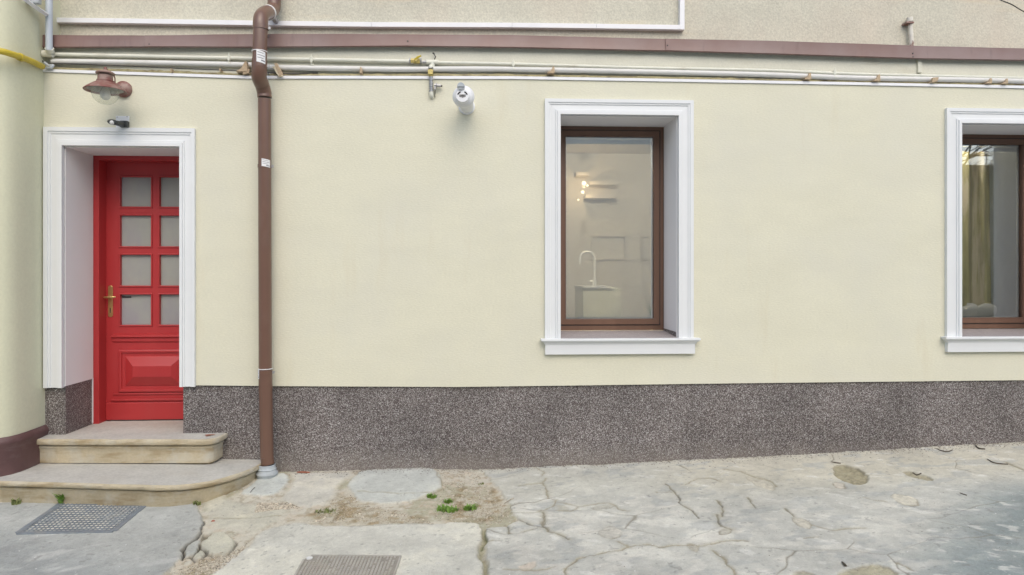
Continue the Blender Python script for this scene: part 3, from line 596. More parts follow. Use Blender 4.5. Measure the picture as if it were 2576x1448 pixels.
# ---- door: frame, leaf, panes, mouldings, handle
fy = D + .002; LY = .48
frm = walls([DX0 + .001, DX1 - .001], [ZL - .02, DT - .001], [(DX0 + .048, DX1 - .048, ZL - .03, DT - .040)], fy, LY + .06)
door_frame = frm.build('door_frame', M['red'], house, bevel=.003)
MB().box(DX0 - .002, DX0 + .006, D - .008, fy + .02, .30, .66).build('frame_edge', M['white_reveal'], door_frame)
lx0, lx1 = DX0 + .044, DX1 - .044; lzb, lzt = ZL + .006, DT - .036
c1, c2 = P(303, 446, LY)[0], P(380, 446, LY)[0]; c3_, c4 = P(402, 446, LY)[0], P(479.5, 446, LY)[0]
rows = [(446, 520), (543, 620), (642, 719), (742, 818)]
ph = [(a, b, P(320, q, LY)[2], P(320, p, LY)[2]) for (p, q) in rows for a, b in ((c1, c2), (c3_, c4))]
leaf = walls([lx0, lx1], [lzb, lzt], ph, LY, LY + .045).build('door', M['red'], house, bevel=.004)
for a, b, z0, z1 in ph:
    MB().box(a - .004, b + .004, LY + .022, LY + .028, z0 - .004, z1 + .004).build('pane', M['obscure'], leaf)
    frame_mb(a - .013, b + .013, z0 - .013, z1 + .013, .0125, LY - .008, LY + .006).build('glazing_bead', M['red'], leaf, bevel=.004)
zz = lambda v: P(390, v, LY)[2]
mb = MB()   # weather moulding
vs = []; rings = [(zz(841), .000), (zz(843.5), .028), (zz(847), .030), (zz(851), .010), (zz(858), .012), (zz(862), .003)]
xa, xb = P(282, 850, LY)[0], lx1 - .02
for z, p in rings: vs += [(xa + (.012 - p * .3), LY - p, z), (xb, LY - p, z)]
mb.add(vs, [(2 * i, 2 * i + 1, 2 * i + 3, 2 * i + 2) for i in range(5)] + [tuple(2 * i for i in range(6)), tuple(2 * i + 1 for i in range(6))])
mb.build('weather_moulding', M['red'], leaf)
def stepped_panel(x0, x1, z0, z1, prof, name):
    mb = MB(); vs = []
    for ins, p in prof: vs += [(x0 + ins, LY - p, z0 + ins), (x1 - ins, LY - p, z0 + ins), (x1 - ins, LY - p, z1 - ins), (x0 + ins, LY - p, z1 - ins)]
    fs = [(i * 4 + k, i * 4 + (k + 1) % 4, i * 4 + 4 + (k + 1) % 4, i * 4 + 4 + k) for i in range(len(prof) - 1) for k in range(4)]
    n = len(prof) - 1; fs.append(tuple(n * 4 + k for k in range(4))); mb.add(vs, fs); return mb.build(name, M['red'], leaf)
pxa = P(300, 900, LY)[0]; pxb = P(477, 900, LY)[0]
stepped_panel(pxa, pxb, zz(986), zz(880), [(0, 0), (0, .012), (.010, .016), (.022, .014), (.026, .003), (.050, .002), (.054, .008), (.062, .012), (.128, .046)], 'raised_panel')
for v0, v1, pr in ((989, 993, .010), (1003, 1008, .016)):
    MB().box(xa + (.01 if pr < .012 else -.002), xb, LY - pr, LY + .001, zz(v1), zz(v0)).build('bottom_moulding', M['red'], leaf, bevel=.004)
MB().box(lx0 + .004, lx1 - .004, LY - .014, LY + .001, lzb, zz(1012)).build('kick_board', M['red'], leaf, bevel=.005)
hx0, hx1 = P(272.5, 750, LY)[0], P(284.5, 750, LY)[0]; hz0, hz1 = zz(798), zz(718.5); hc = (hx0 + hx1) / 2; r_ = (hx1 - hx0) / 2
pts = [(hc + r_ * math.cos(a), hz1 - r_ + r_ * math.sin(a)) for a in np.linspace(0, math.pi, 9)] + [(hc + r_ * math.cos(a), hz0 + r_ + r_ * math.sin(a)) for a in np.linspace(math.pi, 2 * math.pi, 9)]
hp = MB().prism(pts, 'Y', LY - .006, LY - .0005).build('handle_plate', M['brass'], leaf, bevel=.002)
zl_ = zz(748); lv = MB(); lv.lathe((hc, LY - .004, zl_), [(.012, 0), (.012, .01), (.008, .014), (.008, .05)], 16, 'Y')
lv.tube([(hc - .028, LY - .046, zl_), (hc - .02, LY - .05, zl_), (hc + .02, LY - .052, zl_ + .002), (hc + .055, LY - .050, zl_ + .003), (hc + .062, LY - .046, zl_ + .003)], [.006, .008, .009, .007, .005], 12)
lv.build('handle', M['brass'], leaf, smooth=True)
MB().box(hc - .003, hc + .003, LY - .0075, LY - .006, zz(787), zz(775)).build('keyhole', M['slot'], leaf)
# inner handle seen as a dark bar through the lowest pane
MB().box(P(304, 746, LY)[0], P(327, 746, LY)[0], LY + .018, LY + .0215, zz(750), zz(746)).build('inner_handle', M['black_plastic'], leaf)

# ---- rooms behind the windows
def room(x0, x1, z0, z1, y1, m, name='room_wall'):
    y0 = D + .151
    for nm, a in (('room_wall', (x0 - .05, x0, y0, y1, z0, z1)), ('room_wall', (x1, x1 + .05, y0, y1, z0, z1)), ('room_wall', (x0, x1, y1, y1 + .05, z0, z1)), ('room_ceiling', (x0, x1, y0, y1, z1, z1 + .05))):
        MB().box(*a).build(nm, m, house)
    MB().box(x0, x1, y0, y1, z0 - .05, z0).build('room_floor', M['floor_in'], house)
room(-.6, 2.7, .35, 3.0, 3.4, M['room'])
room(2.8, 6.2, .35, 3.0, 3.6, M['room2'])
# kitchen island with tap
YI = 1.95
isl = empty('kitchen_island', P(1510, 808, YI), 'pale sage kitchen island seen through the tall window', 'kitchen island')
zt = P(1500, 721, YI)[2]; ix0, ix1 = P(1467, 721, YI)[0], P(1562, 721, YI)[0]
MB().box(ix0, ix1, YI, YI + .6, .35, zt - .02).build('cabinet', M['cupboard'], isl)
MB().box(ix0 - .01, ix1 - .10, YI - .02, YI + .62, zt - .02, zt).build('worktop', M['linen'], isl)
tx = P(1500, 720, YI)[0]; hzt = P(1485, 633, YI)[2]; rr = (P(1504, 650, YI)[0] - P(1467, 650, YI)[0]) / 2
tap = empty('kitchen_tap', (tx, YI + .1, zt), 'white swan neck tap standing on the kitchen island', 'tap')
arc = [(tx, YI + .1, zt), (tx, YI + .1, hzt - rr)] + [(tx - rr + rr * math.cos(a), YI + .1, hzt - rr + rr * math.sin(a)) for a in np.linspace(0, math.pi, 14)] + [(tx - 2 * rr, YI + .1, hzt - rr - .05)]
MB().tube(arc, .013, 12).build('spout', M['chrome'], tap, smooth=True)
MB().tube([(tx, YI + .1, zt), (tx, YI + .1, zt + .07)], .022, 16).tube([(tx, YI + .1, zt + .05), (tx - .055, YI + .1, zt + .055)], .012, 10).build('tap_body', M['chrome'], tap, smooth=True)
# pendant with three lit bulbs
YP = 2.2
pc = P(1470, 470, YP); pen = empty('ceiling_spotlight', (pc[0], YP, 3.0), 'ceiling spotlight with lit warm bulbs behind the tall window', 'ceiling light')
MB().tube([(pc[0], YP, 3.0), (pc[0], YP, 2.93)], .03, 12).build('ceiling_rose', M['room'], pen)
for u, v, s in ((1469, 462, .024), (1466, 484, .018), (1478, 467, .011), (1455, 503, .010)):
    q = P(u, v, YP); MB().lathe(q, [(s * math.sin(a), s * -math.cos(a)) for a in np.linspace(.01, math.pi - .01, 9)], 14).build('bulb', M['lit_bulb'], pen, smooth=True)
    MB().tube([(q[0], q[1], q[2] + s), (pc[0], YP, pc[2] + .08)], .002, 6).build('arm', M['room'], pen)
pl = bpy.data.lights.new('room_fill', 'POINT'); pl.energy = 120; pl.color = (1, .90, .76); pl.shadow_soft_size = .06  # unseen fill above the window head, added to light the back wall evenly
po = bpy.data.objects.new('room_fill', pl); COL.objects.link(po); po.location = (.95, .85, 2.93)
wl_ = bpy.data.lights.new('bulb_glow', 'POINT'); wl_.energy = 3.5; wl_.color = (1, .68, .36); wl_.shadow_soft_size = .015
o = bpy.data.objects.new('bulb_glow', wl_); COL.objects.link(o); o.location = P(1469, 470, YP + .9)
for (u0, u1, v, lab) in ((1447, 1480, 440, 'short pale kitchen shelf above the lit bulbs'), (1482, 1545, 463, 'longer pale kitchen shelf right of the lit bulbs'), (1470, 1545, 497, 'long pale kitchen shelf just below the lit bulbs')):
    a, b = P(u0, v, 3.3), P(u1, v, 3.3); MB().box(a[0], b[0], 3.2, 3.399, a[2] - .02, a[2] + .02).build('wall_shelf', M['room'], None, org=a, label=lab, cat='shelf', group='kitchen shelves behind the tall window')
# wall shelves / picture frames faint on the back wall
for u0, u1, v0, v1 in ((1487, 1575, 593, 655), (1612, 1690, 593, 655)):
    a, b = P(u0, v1, 3.38), P(u1, v0, 3.38)
    o = frame_mb(a[0], b[0], a[2], b[2], .02, 3.37, 3.395).build('picture_frame', M['frame_tan'], None, org=(a[0], 3.38, a[2]))
    tag(o, 'faint picture frame on back wall, ' + ('left one behind the tap' if u0 < 1500 else 'right one beside the window edge'), 'picture frame', 'picture frames in the kitchen')
# plant on the inner sill of the tall window
pp = P(1640, 812, .60); plant = empty('potted_plant', pp, 'small spiky houseplant in the lower right corner of the tall window', 'plant')
mb = MB()
for i in range(9):
    a = rnd.uniform(0, 6.28); L_ = rnd.uniform(.06, .15); dx, dy = math.cos(a) * .05, math.sin(a) * .03; z0 = pp[2] + .04
    mb.add([(pp[0] - .003, pp[1], z0), (pp[0] + .003, pp[1], z0), (pp[0] + dx * .6 + .004, pp[1] + dy * .6, z0 + L_ * .7), (pp[0] + dx - .01, pp[1] + dy, z0 + L_ * .95), (pp[0] + dx * .6 - .004, pp[1] + dy * .6, z0 + L_ * .7)], [(0, 1, 2, 3, 4)])
mb.build('leaf_cluster', M['grass'], plant)
MB().lathe(pp, [(.0001, -.05), (.03, -.05), (.038, .04), (.033, .04), (.03, .03), (.0001, .03)], 18).build('pot', M['linen'], plant, smooth=True)

# bedroom window: olive curtain, white panel, pillows
def curtain(x0, x1, z0, z1, y, amp, waves, name, m, **kw):
    mb = MB(); n = 90; rows_ = 14; vs = []; fs = []
    for j in range(rows_ + 1):
        t = j / rows_
        for i in range(n + 1):
            s = i / n; x = x0 + (x1 - x0) * s + .012 * math.sin(t * 3 + s * 9)
            vs.append((x, y + amp * math.sin(s * waves * 6.283 + .7 * math.sin(t * 2.2 + s * 4)) + .3 * amp * math.sin(s * waves * 15), z0 + (z1 - z0) * t))
    fs = [(j * (n + 1) + i, j * (n + 1) + i + 1, (j + 1) * (n + 1) + i + 1, (j + 1) * (n + 1) + i) for j in range(rows_) for i in range(n)]
    o = mb.add(vs, fs).build(name, m, None, smooth=True, org=(x0, y, z0), **kw); sm = o.modifiers.new('thickness', 'SOLIDIFY'); sm.thickness = .004; return o
a, b = P(2285, 790, .66), P(2490, 345, .66)
curtain(a[0], b[0], a[2], b[2], .66, .022, 4, 'curtain', M['olive_cloth_sunlit'], label='olive pleated curtain with sunlight painted in tan, behind the right window', cat='curtain')
a, b = P(2487, 830, .72), P(2600, 350, .72)
curtain(a[0], b[0], a[2], b[2], .72, .004, 2, 'curtain', M['sheer'], label='flat pale grey sheer curtain panel at the right of the right window', cat='curtain')
for k, (u, v, rx, rz, nm) in enumerate(((2432, 790, .11, .075, 'left'), (2474, 786, .12, .06, 'right'))):
    c = P(u, v, .565); mb = MB(); vs = []; fs = []; n = 20; m_ = 12
    for j in range(m_ + 1):
        ph_ = -math.pi / 2 + math.pi * j / m_
        for i in range(n):
            th = 2 * math.pi * i / n; sg = lambda q, e=.7: math.copysign(abs(q) ** e, q)
            vs.append((c[0] + rx * sg(math.cos(ph_)) * sg(math.cos(th)), c[1] + .032 * math.sin(th) * math.cos(ph_), c[2] + rz * sg(math.sin(ph_)) + .02 * math.cos(th + k)))
    fs = [(j * n + i, j * n + (i + 1) % n, (j + 1) * n + (i + 1) % n, (j + 1) * n + i) for j in range(m_) for i in range(n)]
    mb.add(vs, fs).build('pillow', M['linen'], None, smooth=True, org=c, label='white pillow behind the right window, the %s one of two' % nm, cat='pillow', group='pillows behind the window')
l2 = bpy.data.lights.new('curtain_fill', 'POINT'); l2.energy = 20; l2.color = (1, .92, .82); l2.shadow_soft_size = .05  # unseen light over the window head, added to brighten the curtain
o = bpy.data.objects.new('curtain_fill', l2); COL.objects.link(o); o.location = (4.0, .57, 2.94)

# ================================================================ NEIGHBOUR WALL ON THE LEFT (rounded corner)
nb = empty('neighbour_house', (-3.2, -.3, .1), 'pale yellow neighbouring house wall with rounded corner and brown plinth', 'house')
plan = [(-3.197, .45), (-3.197, 0), (-3.190, -.12), (-3.190, -.22), (-3.196, -.29), (-3.212, -.345), (-3.245, -.385), (-3.30, -.41), (-3.42, -.435), (-3.7, -.46), (-5.5, -.5), (-5.5, .45)]
def off(pl, d_):
    out = []
    for i, p in enumerate(pl):
        a = np.array(pl[max(i - 1, 0)]); b = np.array(pl[min(i + 1, len(pl) - 1)]); t = (b - a); t = t / np.linalg.norm(t); nrm = np.array([-t[1], t[0]])
        out.append((p[0] - nrm[0] * -d_, p[1] - nrm[1] * -d_))
    return out
pw = off(plan[:11], 0.0); mb = MB(); mb.prism([*pw, plan[11]], 'Z', .34, 7.0); mb.build('wall', M['yellow_render'], nb, smooth=True)
mb = MB(); n = 11
rings = [(off(plan[:11], .004), .372), (off(plan[:11], .014), .362), (off(plan[:11], .026), .345), (off(plan[:11], .028), .325), (off(plan[:11], .018), .30), (off(plan[:11], .022), .10), (off(plan[:11], .024), -.4)]
vs = [(x, y, z) for r, z in rings for x, y in r]; fs = [(i * n + k, i * n + k + 1, (i + 1) * n + k + 1, (i + 1) * n + k) for i in range(len(rings) - 1) for k in range(n - 1)]
mb.add(vs, fs).build('plinth', M['brown_plinth'], nb, smooth=True)

# ================================================================ STONE STEPS
def step(front, ztop, zbot, prof, back, name, label, seedv, group):
    front = np.array(front); seg = np.r_[0, np.cumsum(np.hypot(*np.diff(front, axis=0).T))]; n = 220; t = np.linspace(0, seg[-1], n)
    fx_, fy_ = np.interp(t, seg, front[:, 0]), np.interp(t, seg, front[:, 1])
    k = np.ones(9) / 9                                   # round the corners
    sm = lambda a: np.r_[a[:4], np.convolve(a, k, 'valid'), a[-4:]]
    for _ in range(2): fx_, fy_ = sm(fx_), sm(fy_)
    tx_, ty_ = np.gradient(fx_), np.gradient(fy_); l = np.hypot(tx_, ty_); nx2, ny2 = ty_ / l, -tx_ / l      # outward (-y)
    vs = []; rows_ = len(prof)
    for j, (dz, ins) in enumerate(prof):
        ch = .010 * np.clip(fbm(t * 9 + seedv, t * 0 + j * .6, 4) - .52, 0, 1) * (2.2 if j < 4 else .5) + .003 * (fbm(t * 40, t * 0 + j * 2, 2) - .5)
        q = ins + ch
        zv = [(ztop(x) - dz) if dz < .9 else zbot for x in fx_]
        zv = np.array(zv) - (ch * .6 if j < 3 else 0)
        vs += [(fx_[i] - nx2[i] * q[i], fy_[i] - ny2[i] * q[i], zv[i]) for i in range(n)]
    fs = [(j * n + i, j * n + i + 1, (j + 1) * n + i + 1, (j + 1) * n + i) for j in range(rows_ - 1) for i in range(n - 1)]
    root = empty(name, (float(fx_.mean()), float(fy_.mean()), float(zbot)), label, 'step', group)
    body = MB().add(vs, fs).build('riser', M['stone'], root, smooth=True)
    # tread: lattice from the edge back to the wall
    m_ = 14; vs2 = []; o0 = [vs[i] for i in range(n)]
    for j in range(m_ + 1):
        s = j / m_
        for i in range(n):
            x = o0[i][0]; y = o0[i][1] * (1 - s) + back * s; z = o0[i][2] * (1 - s) + (ztop(x) + .003) * s if j else o0[i][2]
            if j: z = ztop(x) + .003 * (float(fbm(np.array(x * 7 + seedv), np.array(y * 7), 3)) - .5) - .004 * max(0, 1 - j / 2)
            vs2.append((x, y, z))
    fs2 = [(j * n + i, (j + 1) * n + i, (j + 1) * n + i + 1, j * n + i + 1) for j in range(m_) for i in range(n - 1)]
    MB().add(vs2, fs2).build('tread', M['stone_top'], root, smooth=True)
    return root
PR1 = [(.0, .014), (.005, .004), (.014, 0), (.030, .001), (.040, .006), (.044, .020), (.052, .036), (.060, .026), (.066, .026), (.075, .034), (.10, .036), (.178, .036), (.186, .060), (1, .060)]
PR2 = [(.0, .014), (.004, .004), (.012, 0), (.026, .001), (.034, .007), (.037, .020), (.044, .034), (.052, .024), (.056, .026), (.065, .032), (1, .034)]
step([(-3.24, -.118), (-3.0, -.135), (-2.5, -.165), (-2.1, -.185), (-1.965, -.19), (-1.905, -.165), (-1.878, -.10), (-1.872, .03)], lambda x: ZL - .002, .07, PR1, .47, 'stone_step',
     'upper limestone doorstep under the red door with moulded nosing', 3, 'stone steps to the door')
z2f = lambda x: float(np.interp(x, [-3.3, -2.2, -1.9, -1.58], [.112, .108, .098, .088]))
def Zp(u, v, z): r = ray(u, v); return (CAM + r * ((z - CAM[2]) / r[2]))[:2]
s2 = [(-4.2, -.46), (-3.6, -.50)]
for u, v in ((0, 1212), (100, 1214.5), (200, 1217), (320, 1221), (410, 1223.5), (455, 1222), (500, 1217), (535, 1211), (565, 1203.5), (590, 1196), (615, 1187.5), (640, 1178)):
    x, _ = Zp(u, v, .105); s2.append(tuple(Zp(u, v, z2f(x))))
s2.append((-1.585, -.07)); s2.append((-1.582, .03))
step(s2, z2f, -.3, PR2, .10, 'stone_step', 'broad lower limestone step with curved end beside the downpipe', 8, 'stone steps to the door')
# fragment of red tape and chip on the upper step
mb = MB(); a = Zp(512, 1097, ZL); b = Zp(527, 1100, ZL)
mb.add([(a[0], a[1] + .02, ZL + .004), (a[0] + .07, a[1] + .035, ZL + .005), (a[0] + .075, a[1] + .025, ZL + .004), (a[0] + .03, a[1] - .02, ZL + .004)], [(0, 1, 2, 3)])
mb.build('tape_scrap', M['brick_red'], None, org=(a[0], a[1], ZL), label='small faded red scrap lying on right end of upper step', cat='scrap')

# ================================================================ DOWNPIPE
dp = empty('downpipe', (-1.535, -.09, 0), 'brown metal rainwater downpipe with offset bend between door and window', 'downpipe')
ax = lambda u, v, y: P(u, v, y)
r = .048
lowb, lowt = ax(674, 1168, -.085), ax(665.5, 300, -.085)
MB().tube([ax(671.5, 1150, -.085), ax(667.5, 935, -.085)], [.047, .049], 28).build('pipe_section', M['brown_pipe'], dp, smooth=True)
MB().tube([lowb, ax(671.5, 1150, -.085)], .047, 28).build('pipe_section', M['brown_pipe'], dp, smooth=True)
MB().tube([ax(667.4, 950, -.085), ax(666, 420, -.085)], [.0465, .0465], 28).build('pipe_section', M['brown_pipe'], dp, smooth=True)
MB().tube([ax(666, 430, -.085), ax(665.5, 250, -.085)], [.0465, .0465], 28).build('pipe_section', M['brown_pipe'], dp, smooth=True)
def smoothpath(pts, n=6):
    pts = [np.array(p, float) for p in pts]; out = []
    for i in range(len(pts) - 1):
        p0 = pts[max(i - 1, 0)]; p1 = pts[i]; p2 = pts[i + 1]; p3 = pts[min(i + 2, len(pts) - 1)]
        for k in range(n):
            t = k / n; out.append(.5 * ((2 * p1) + (p2 - p0) * t + (2 * p0 - 5 * p1 + 4 * p2 - p3) * t * t + (3 * p1 - p0 - 3 * p2 + p3) * t ** 3))
    out.append(pts[-1]); return out
MB().tube(smoothpath([ax(665.5, 246, -.085), ax(664.5, 232, -.088), ax(658, 210, -.125), ax(654.5, 203, -.15)]), .0515, 28).build('bend', M['brown_pipe'], dp, smooth=True)
MB().tube(smoothpath([ax(658, 211, -.13), ax(652, 195, -.175), ax(652.5, 178, -.195), ax(653, 150, -.198)]), .053, 28).build('bend', M['brown_pipe'], dp, smooth=True)
MB().tube([ax(653, 158, -.198), ax(655.5, 60, -.198)], .050, 28).build('pipe_section', M['brown_pipe'], dp, smooth=True)
MB().tube(smoothpath([ax(655.5, 72, -.198), ax(655.5, 58, -.196), ax(657.5, 44, -.175), ax(666, 35, -.11), ax(675, 32.5, -.03)]), .053, 28).build('bend', M['brown_pipe'], dp, smooth=True)
MB().tube(smoothpath([ax(671, 33, -.06), ax(680, 31, .03), ax(688, 22, .10), ax(690, 6, .115), ax(690.5, -12, .115)]), .0495, 28).build('bend', M['brown_pipe'], dp, smooth=True)
MB().tube([ax(690.5, 0, .115), ax(690.5, -300, .115)], .0475, 28).build('pipe_section', M['brown_pipe'], dp, smooth=True)
MB().tube([ax(673.5, 33, -.045), ax(676, 32, -.015)], .056, 28).build('sealant_ring', M['label'], dp, smooth=True)
# clamps with ear bolts
for u, v, y, rr_ in ((667.5, 937, -.085, .0515), (665.8, 419, -.085, .0495), (653, 166, -.197, .0545), (656, 71, -.197, .0545)):
    a = ax(u, v, y); cl = MB().tube([a - [0, 0, .012], a + [0, 0, .012]], rr_, 28).build('clamp', M['brown_pipe'], dp, smooth=True)
    MB().box(a[0] + rr_ - .002, a[0] + rr_ + .016, a[1] - .006, a[1] + .006, a[2] - .009, a[2] + .009).build('clamp_ear', M['steel'], cl)
    MB().tube([(a[0], a[1] + rr_ - .003, a[2]), (a[0], .01 if v > 200 else .07, a[2])], .006, 8).build('bracket', M['steel'], cl)
a = ax(684, 41, .05); MB().tube([a, a + [.0, .14, 0]], .022, 14).build('bracket', M['steel'], dp, smooth=True)
# stickers
def sticker(u, v, y, R0, a0, a1, h, tilt=0):
    c = ax(u, v, y); n = 8; vs = []
    for k in range(n + 1):
        t = R_(a0 + (a1 - a0) * k / n)
        vs += [(c[0] + R0 * math.sin(t), c[1] - R0 * math.cos(t), c[2] - h / 2 + tilt * k / n), (c[0] + R0 * math.sin(t), c[1] - R0 * math.cos(t), c[2] + h / 2 + tilt * k / n)]
    st = MB().add(vs, [(2 * k, 2 * k + 2, 2 * k + 3, 2 * k + 1) for k in range(n)]).build('sticker', M['label'], dp)
    for q in range(4):
        zf = -h * .36 + q * h * .22; vs = []; hh = h * (.05 if q else .10); m0, m1 = (.1, .9 - .15 * (q % 2)) if q else (.5, .92)
        for k in range(n + 1):
            s = m0 + (m1 - m0) * k / n; t = R_(a0 + (a1 - a0) * s); 
            vs += [(c[0] + (R0 + .0008) * math.sin(t), c[1] - (R0 + .0008) * math.cos(t), c[2] + zf + tilt * s), (c[0] + (R0 + .0008) * math.sin(t), c[1] - (R0 + .0008) * math.cos(t), c[2] + zf + hh + tilt * s)]
        MB().add(vs, [(2 * k, 2 * k + 2, 2 * k + 3, 2 * k + 1) for k in range(n)]).build('print_line', M['print'], st)
sticker(653, 146, -.198, .0555, -5, 62, .085, -.012)
sticker(665.8, 411, -.085, .0502, -8, 65, .055, -.01)
sticker(667.5, 940, -.085, .0520, -78, -38, .07)
for zc in (ax(653, 131, -.198), ax(667.5, 928, -.085)):
    MB().tube([zc - [0, 0, .0025], zc + [0, 0, .0025]], .0556 if zc[2] > 2 else .0512, 28).build('seam_line', M['label'], dp, smooth=True)
MB().lathe(P(671.5, 1190, -.085), [(.055, .062), (.060, .060), (.060, .040), (.063, .036), (.068, .030), (.064, .024), (.067, .014), (.077, .006), (.079, -.004), (.072, -.012), (.072, -.06)], 32).build('collar', M['grey_boot'], dp, smooth=True)

# ================================================================ PIPES AND CONDUITS ALONG THE LEDGE
def along(name, uv, y, r, m, label, cat, n=12, group=None, jit=0):
    pts = [P(u, v, y) for u, v in uv]
    return MB().tube(smoothpath(pts, 4), r, n).build(name, m, None, smooth=True, org=pts[0], label=label, cat=cat, group=group)
yg = .006
gp = empty('gas_pipe', P(131, 137, yg), 'thin cream painted gas pipe running along ledge with yellow valves', 'gas pipe')
MB().tube(smoothpath([P(u, v, yg) for u, v in ((108, 136), (131, 137), (400, 143), (626, 147.5), (788, 150.5), (1001, 154.5), (1040, 155.5))], 4), .0135, 14).build('pipe_section', M['cream_pipe'], gp, smooth=True)
MB().tube(smoothpath([P(u, v, yg) for u, v in ((1060, 156), (1108, 158), (1288, 161.5), (1608, 171), (1928, 177.5), (2156, 187), (2423, 193.5), (2576, 197.5), (2900, 207))], 4), .0115, 14).build('pipe_section', M['cream_pipe'], gp, smooth=True)
for u, v in ((577, 147), (784, 151), (1291, 162), (2098, 184)):
    a = P(u, v, yg); MB().box(a[0] - .010, a[0] + .010, yg - .018, .061, a[2] - .020, a[2] + .020).box(a[0] - .003, a[0] + .003, yg - .020, yg - .012, a[2] - .045, a[2] + .035).box(a[0] + .004, a[0] + .020, yg - .020, yg - .014, a[2] - .045, a[2] - .036).build('pipe_clip', M['cream_pipe'], gp, bevel=.003)
a = P(1047, 154, yg)
vb = MB().tube([a - [.040, 0, 0], a + [.030, 0, 0]], [.019, .019], 6); vb.lathe((a[0], a[1] - .0, a[2]), [(.014, 0), (.014, .03), (.010, .034), (.0001, .034)], 14, 'Y')
vlv = vb.build('valve', M['orange_yellow'], gp)
MB().tube([a + [-.010, -.030, 0], a + [.015, -.034, .018], a + [.040, -.034, .030]], [.007, .009, .006], 8).build('valve_lever', M['yellow'], vlv)
for dx in (-.046, .036): MB().tube([a + [dx - .006, 0, 0], a + [dx + .006, 0, 0]], .021, 6).build('union_nut', M['steel'], vlv)
t = P(1088, 157, yg)
MB().tube([t - [.045, 0, 0], t + [.045, 0, 0]], .0185, 14).tube([t, t - [0, 0, .05]], .0185, 14).build('tee', M['cream_pipe'], gp, smooth=True)
MB().tube([t + [-.075, 0, 0], t + [-.04, 0, 0]], .012, 12).build('nipple', M['steel'], gp, smooth=True)
MB().tube([P(1091, 136, -.0), P(1096, 143, -.01), P(1093, 150, 0)], .004, 8).tube([P(1090, 136, .0), P(1091, 134, 0)], .009, 8).build('tracer_hook', M['dark_cable'], gp)
# branch dropping from the tee
dr = empty('gas_branch', P(1085, 245, -.03), 'short vertical gas branch with yellow and grey valves left of the flue', 'gas branch')
pt = lambda v, y=-.02: P(1083 + (v - 160) * .03, v, y)
MB().tube([pt(166, 0), pt(174)], .013, 12).build('nipple', M['cream_pipe'], dr, smooth=True)
MB().tube([pt(170), pt(173)], .019, 6).build('union_nut', M['steel'], dr)
MB().tube([pt(176), pt(193)], .016, 10).box(pt(184)[0] - .020, pt(184)[0] + .018, -.046, -.030, pt(184)[2] - .018, pt(184)[2] + .018).build('valve', M['orange_yellow'], dr, bevel=.003)
mb = MB()
for v in (196, 201, 206, 211, 217, 223, 228): mb.tube([pt(v - 1.6), pt(v + 1.4)], .0165 if v % 2 else .0135, 8)
mb.tube([pt(190), pt(232)], .0105, 10).build('fitting', M['steel'], dr, smooth=False)
MB().tube([pt(229), pt(231.5)], .020, 14).build('union_nut', M['steel'], dr)
MB().tube(smoothpath([pt(231), pt(239), P(1086, 245, -.005), P(1087, 245.5, .03)]), [.016] * 19, 14).build('elbow', M['cream_pipe'], dr, smooth=True)
q = P(1092, 215, -.03)
MB().tube([q, q + [.05, 0, -.004]], .012, 12).tube([q + [.014, 0, 0], q + [.022, 0, 0]], .018, 6).box(q[0] + .002, q[0] + .012, q[1] - .01, q[1] + .01, q[2] - .035, q[2] + .005).build('side_tap', M['steel'], dr, smooth=False)
MB().tube([q + [.05, 0, -.003], q + [.062, 0, -.006]], .006, 8).build('tap_spindle', M['dark_cable'], dr)
MB().tube([q + [.008, -.005, -.03], P(1094, 246, -.01)], .003, 6).build('tap_wire', M['dark_cable'], dr)

along('water_pipe', ((131, 155), (340, 158), (626, 164), (681, 170), (850, 173), (1001, 175), (1188, 174), (1341, 176), (1608, 181), (1928, 188.5), (2156, 197), (2423, 201.5), (2576, 205), (2900, 214)), .006, .0195, M['pale_pipe'],
      'thicker pale plastic pipe resting on wedges just above the white strip', 'pipe', 16)
# irregular bead between pipe and strip: old foam, plus the band's shade painted olive
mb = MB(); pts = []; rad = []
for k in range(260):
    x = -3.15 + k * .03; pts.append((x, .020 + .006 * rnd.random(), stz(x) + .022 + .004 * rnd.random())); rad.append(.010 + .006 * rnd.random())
mb.tube(pts, rad, 8).build('foam_shade_bead', M['foam_shade'], house, smooth=True)
# thin loose cables
def cable(name, uvy, r, label, m='dark_cable'):
    pts = smoothpath([P(*a) for a in uvy], 6); return MB().tube(pts, r, 8).build(name, M[m], None, smooth=True, org=pts[0], label=label, cat='cable')
cable('cable', ((62, 134, -.06), (95, 141, -.03), (131, 142, -.0)), .0025, 'short thin dark cable above the yellow pipe end')
cable('cable', ((104, 152, -.02), (122, 159, -.015), (200, 162, -.005), (332, 167, -.02), (460, 173, -.01), (560, 177, -.012), (632, 180, -.015), (720, 186, .0), (800, 184, .02)), .0040, 'long dark cable sagging along ledge from the corner to the downpipe')
cable('cable', ((2470, -30, -.30), (2512, -2, -.28), (2545, 12, -.26), (2576, 30, -.24), (2640, 62, -.2)), .0040, 'dark cable crossing the upper right corner of the photo')
MB().tube(smoothpath([P(112, 158, -.02), P(124, 166, -.03), P(134, 165, -.02), P(128, 171, -.03), P(116, 172, -.02)]), .009, 8).build('cable_bundle', M['grey_boot'], None, smooth=True, org=P(118, 166, -.02), label='crumpled grey cable end beside the end of yellow pipe', cat='cable end')
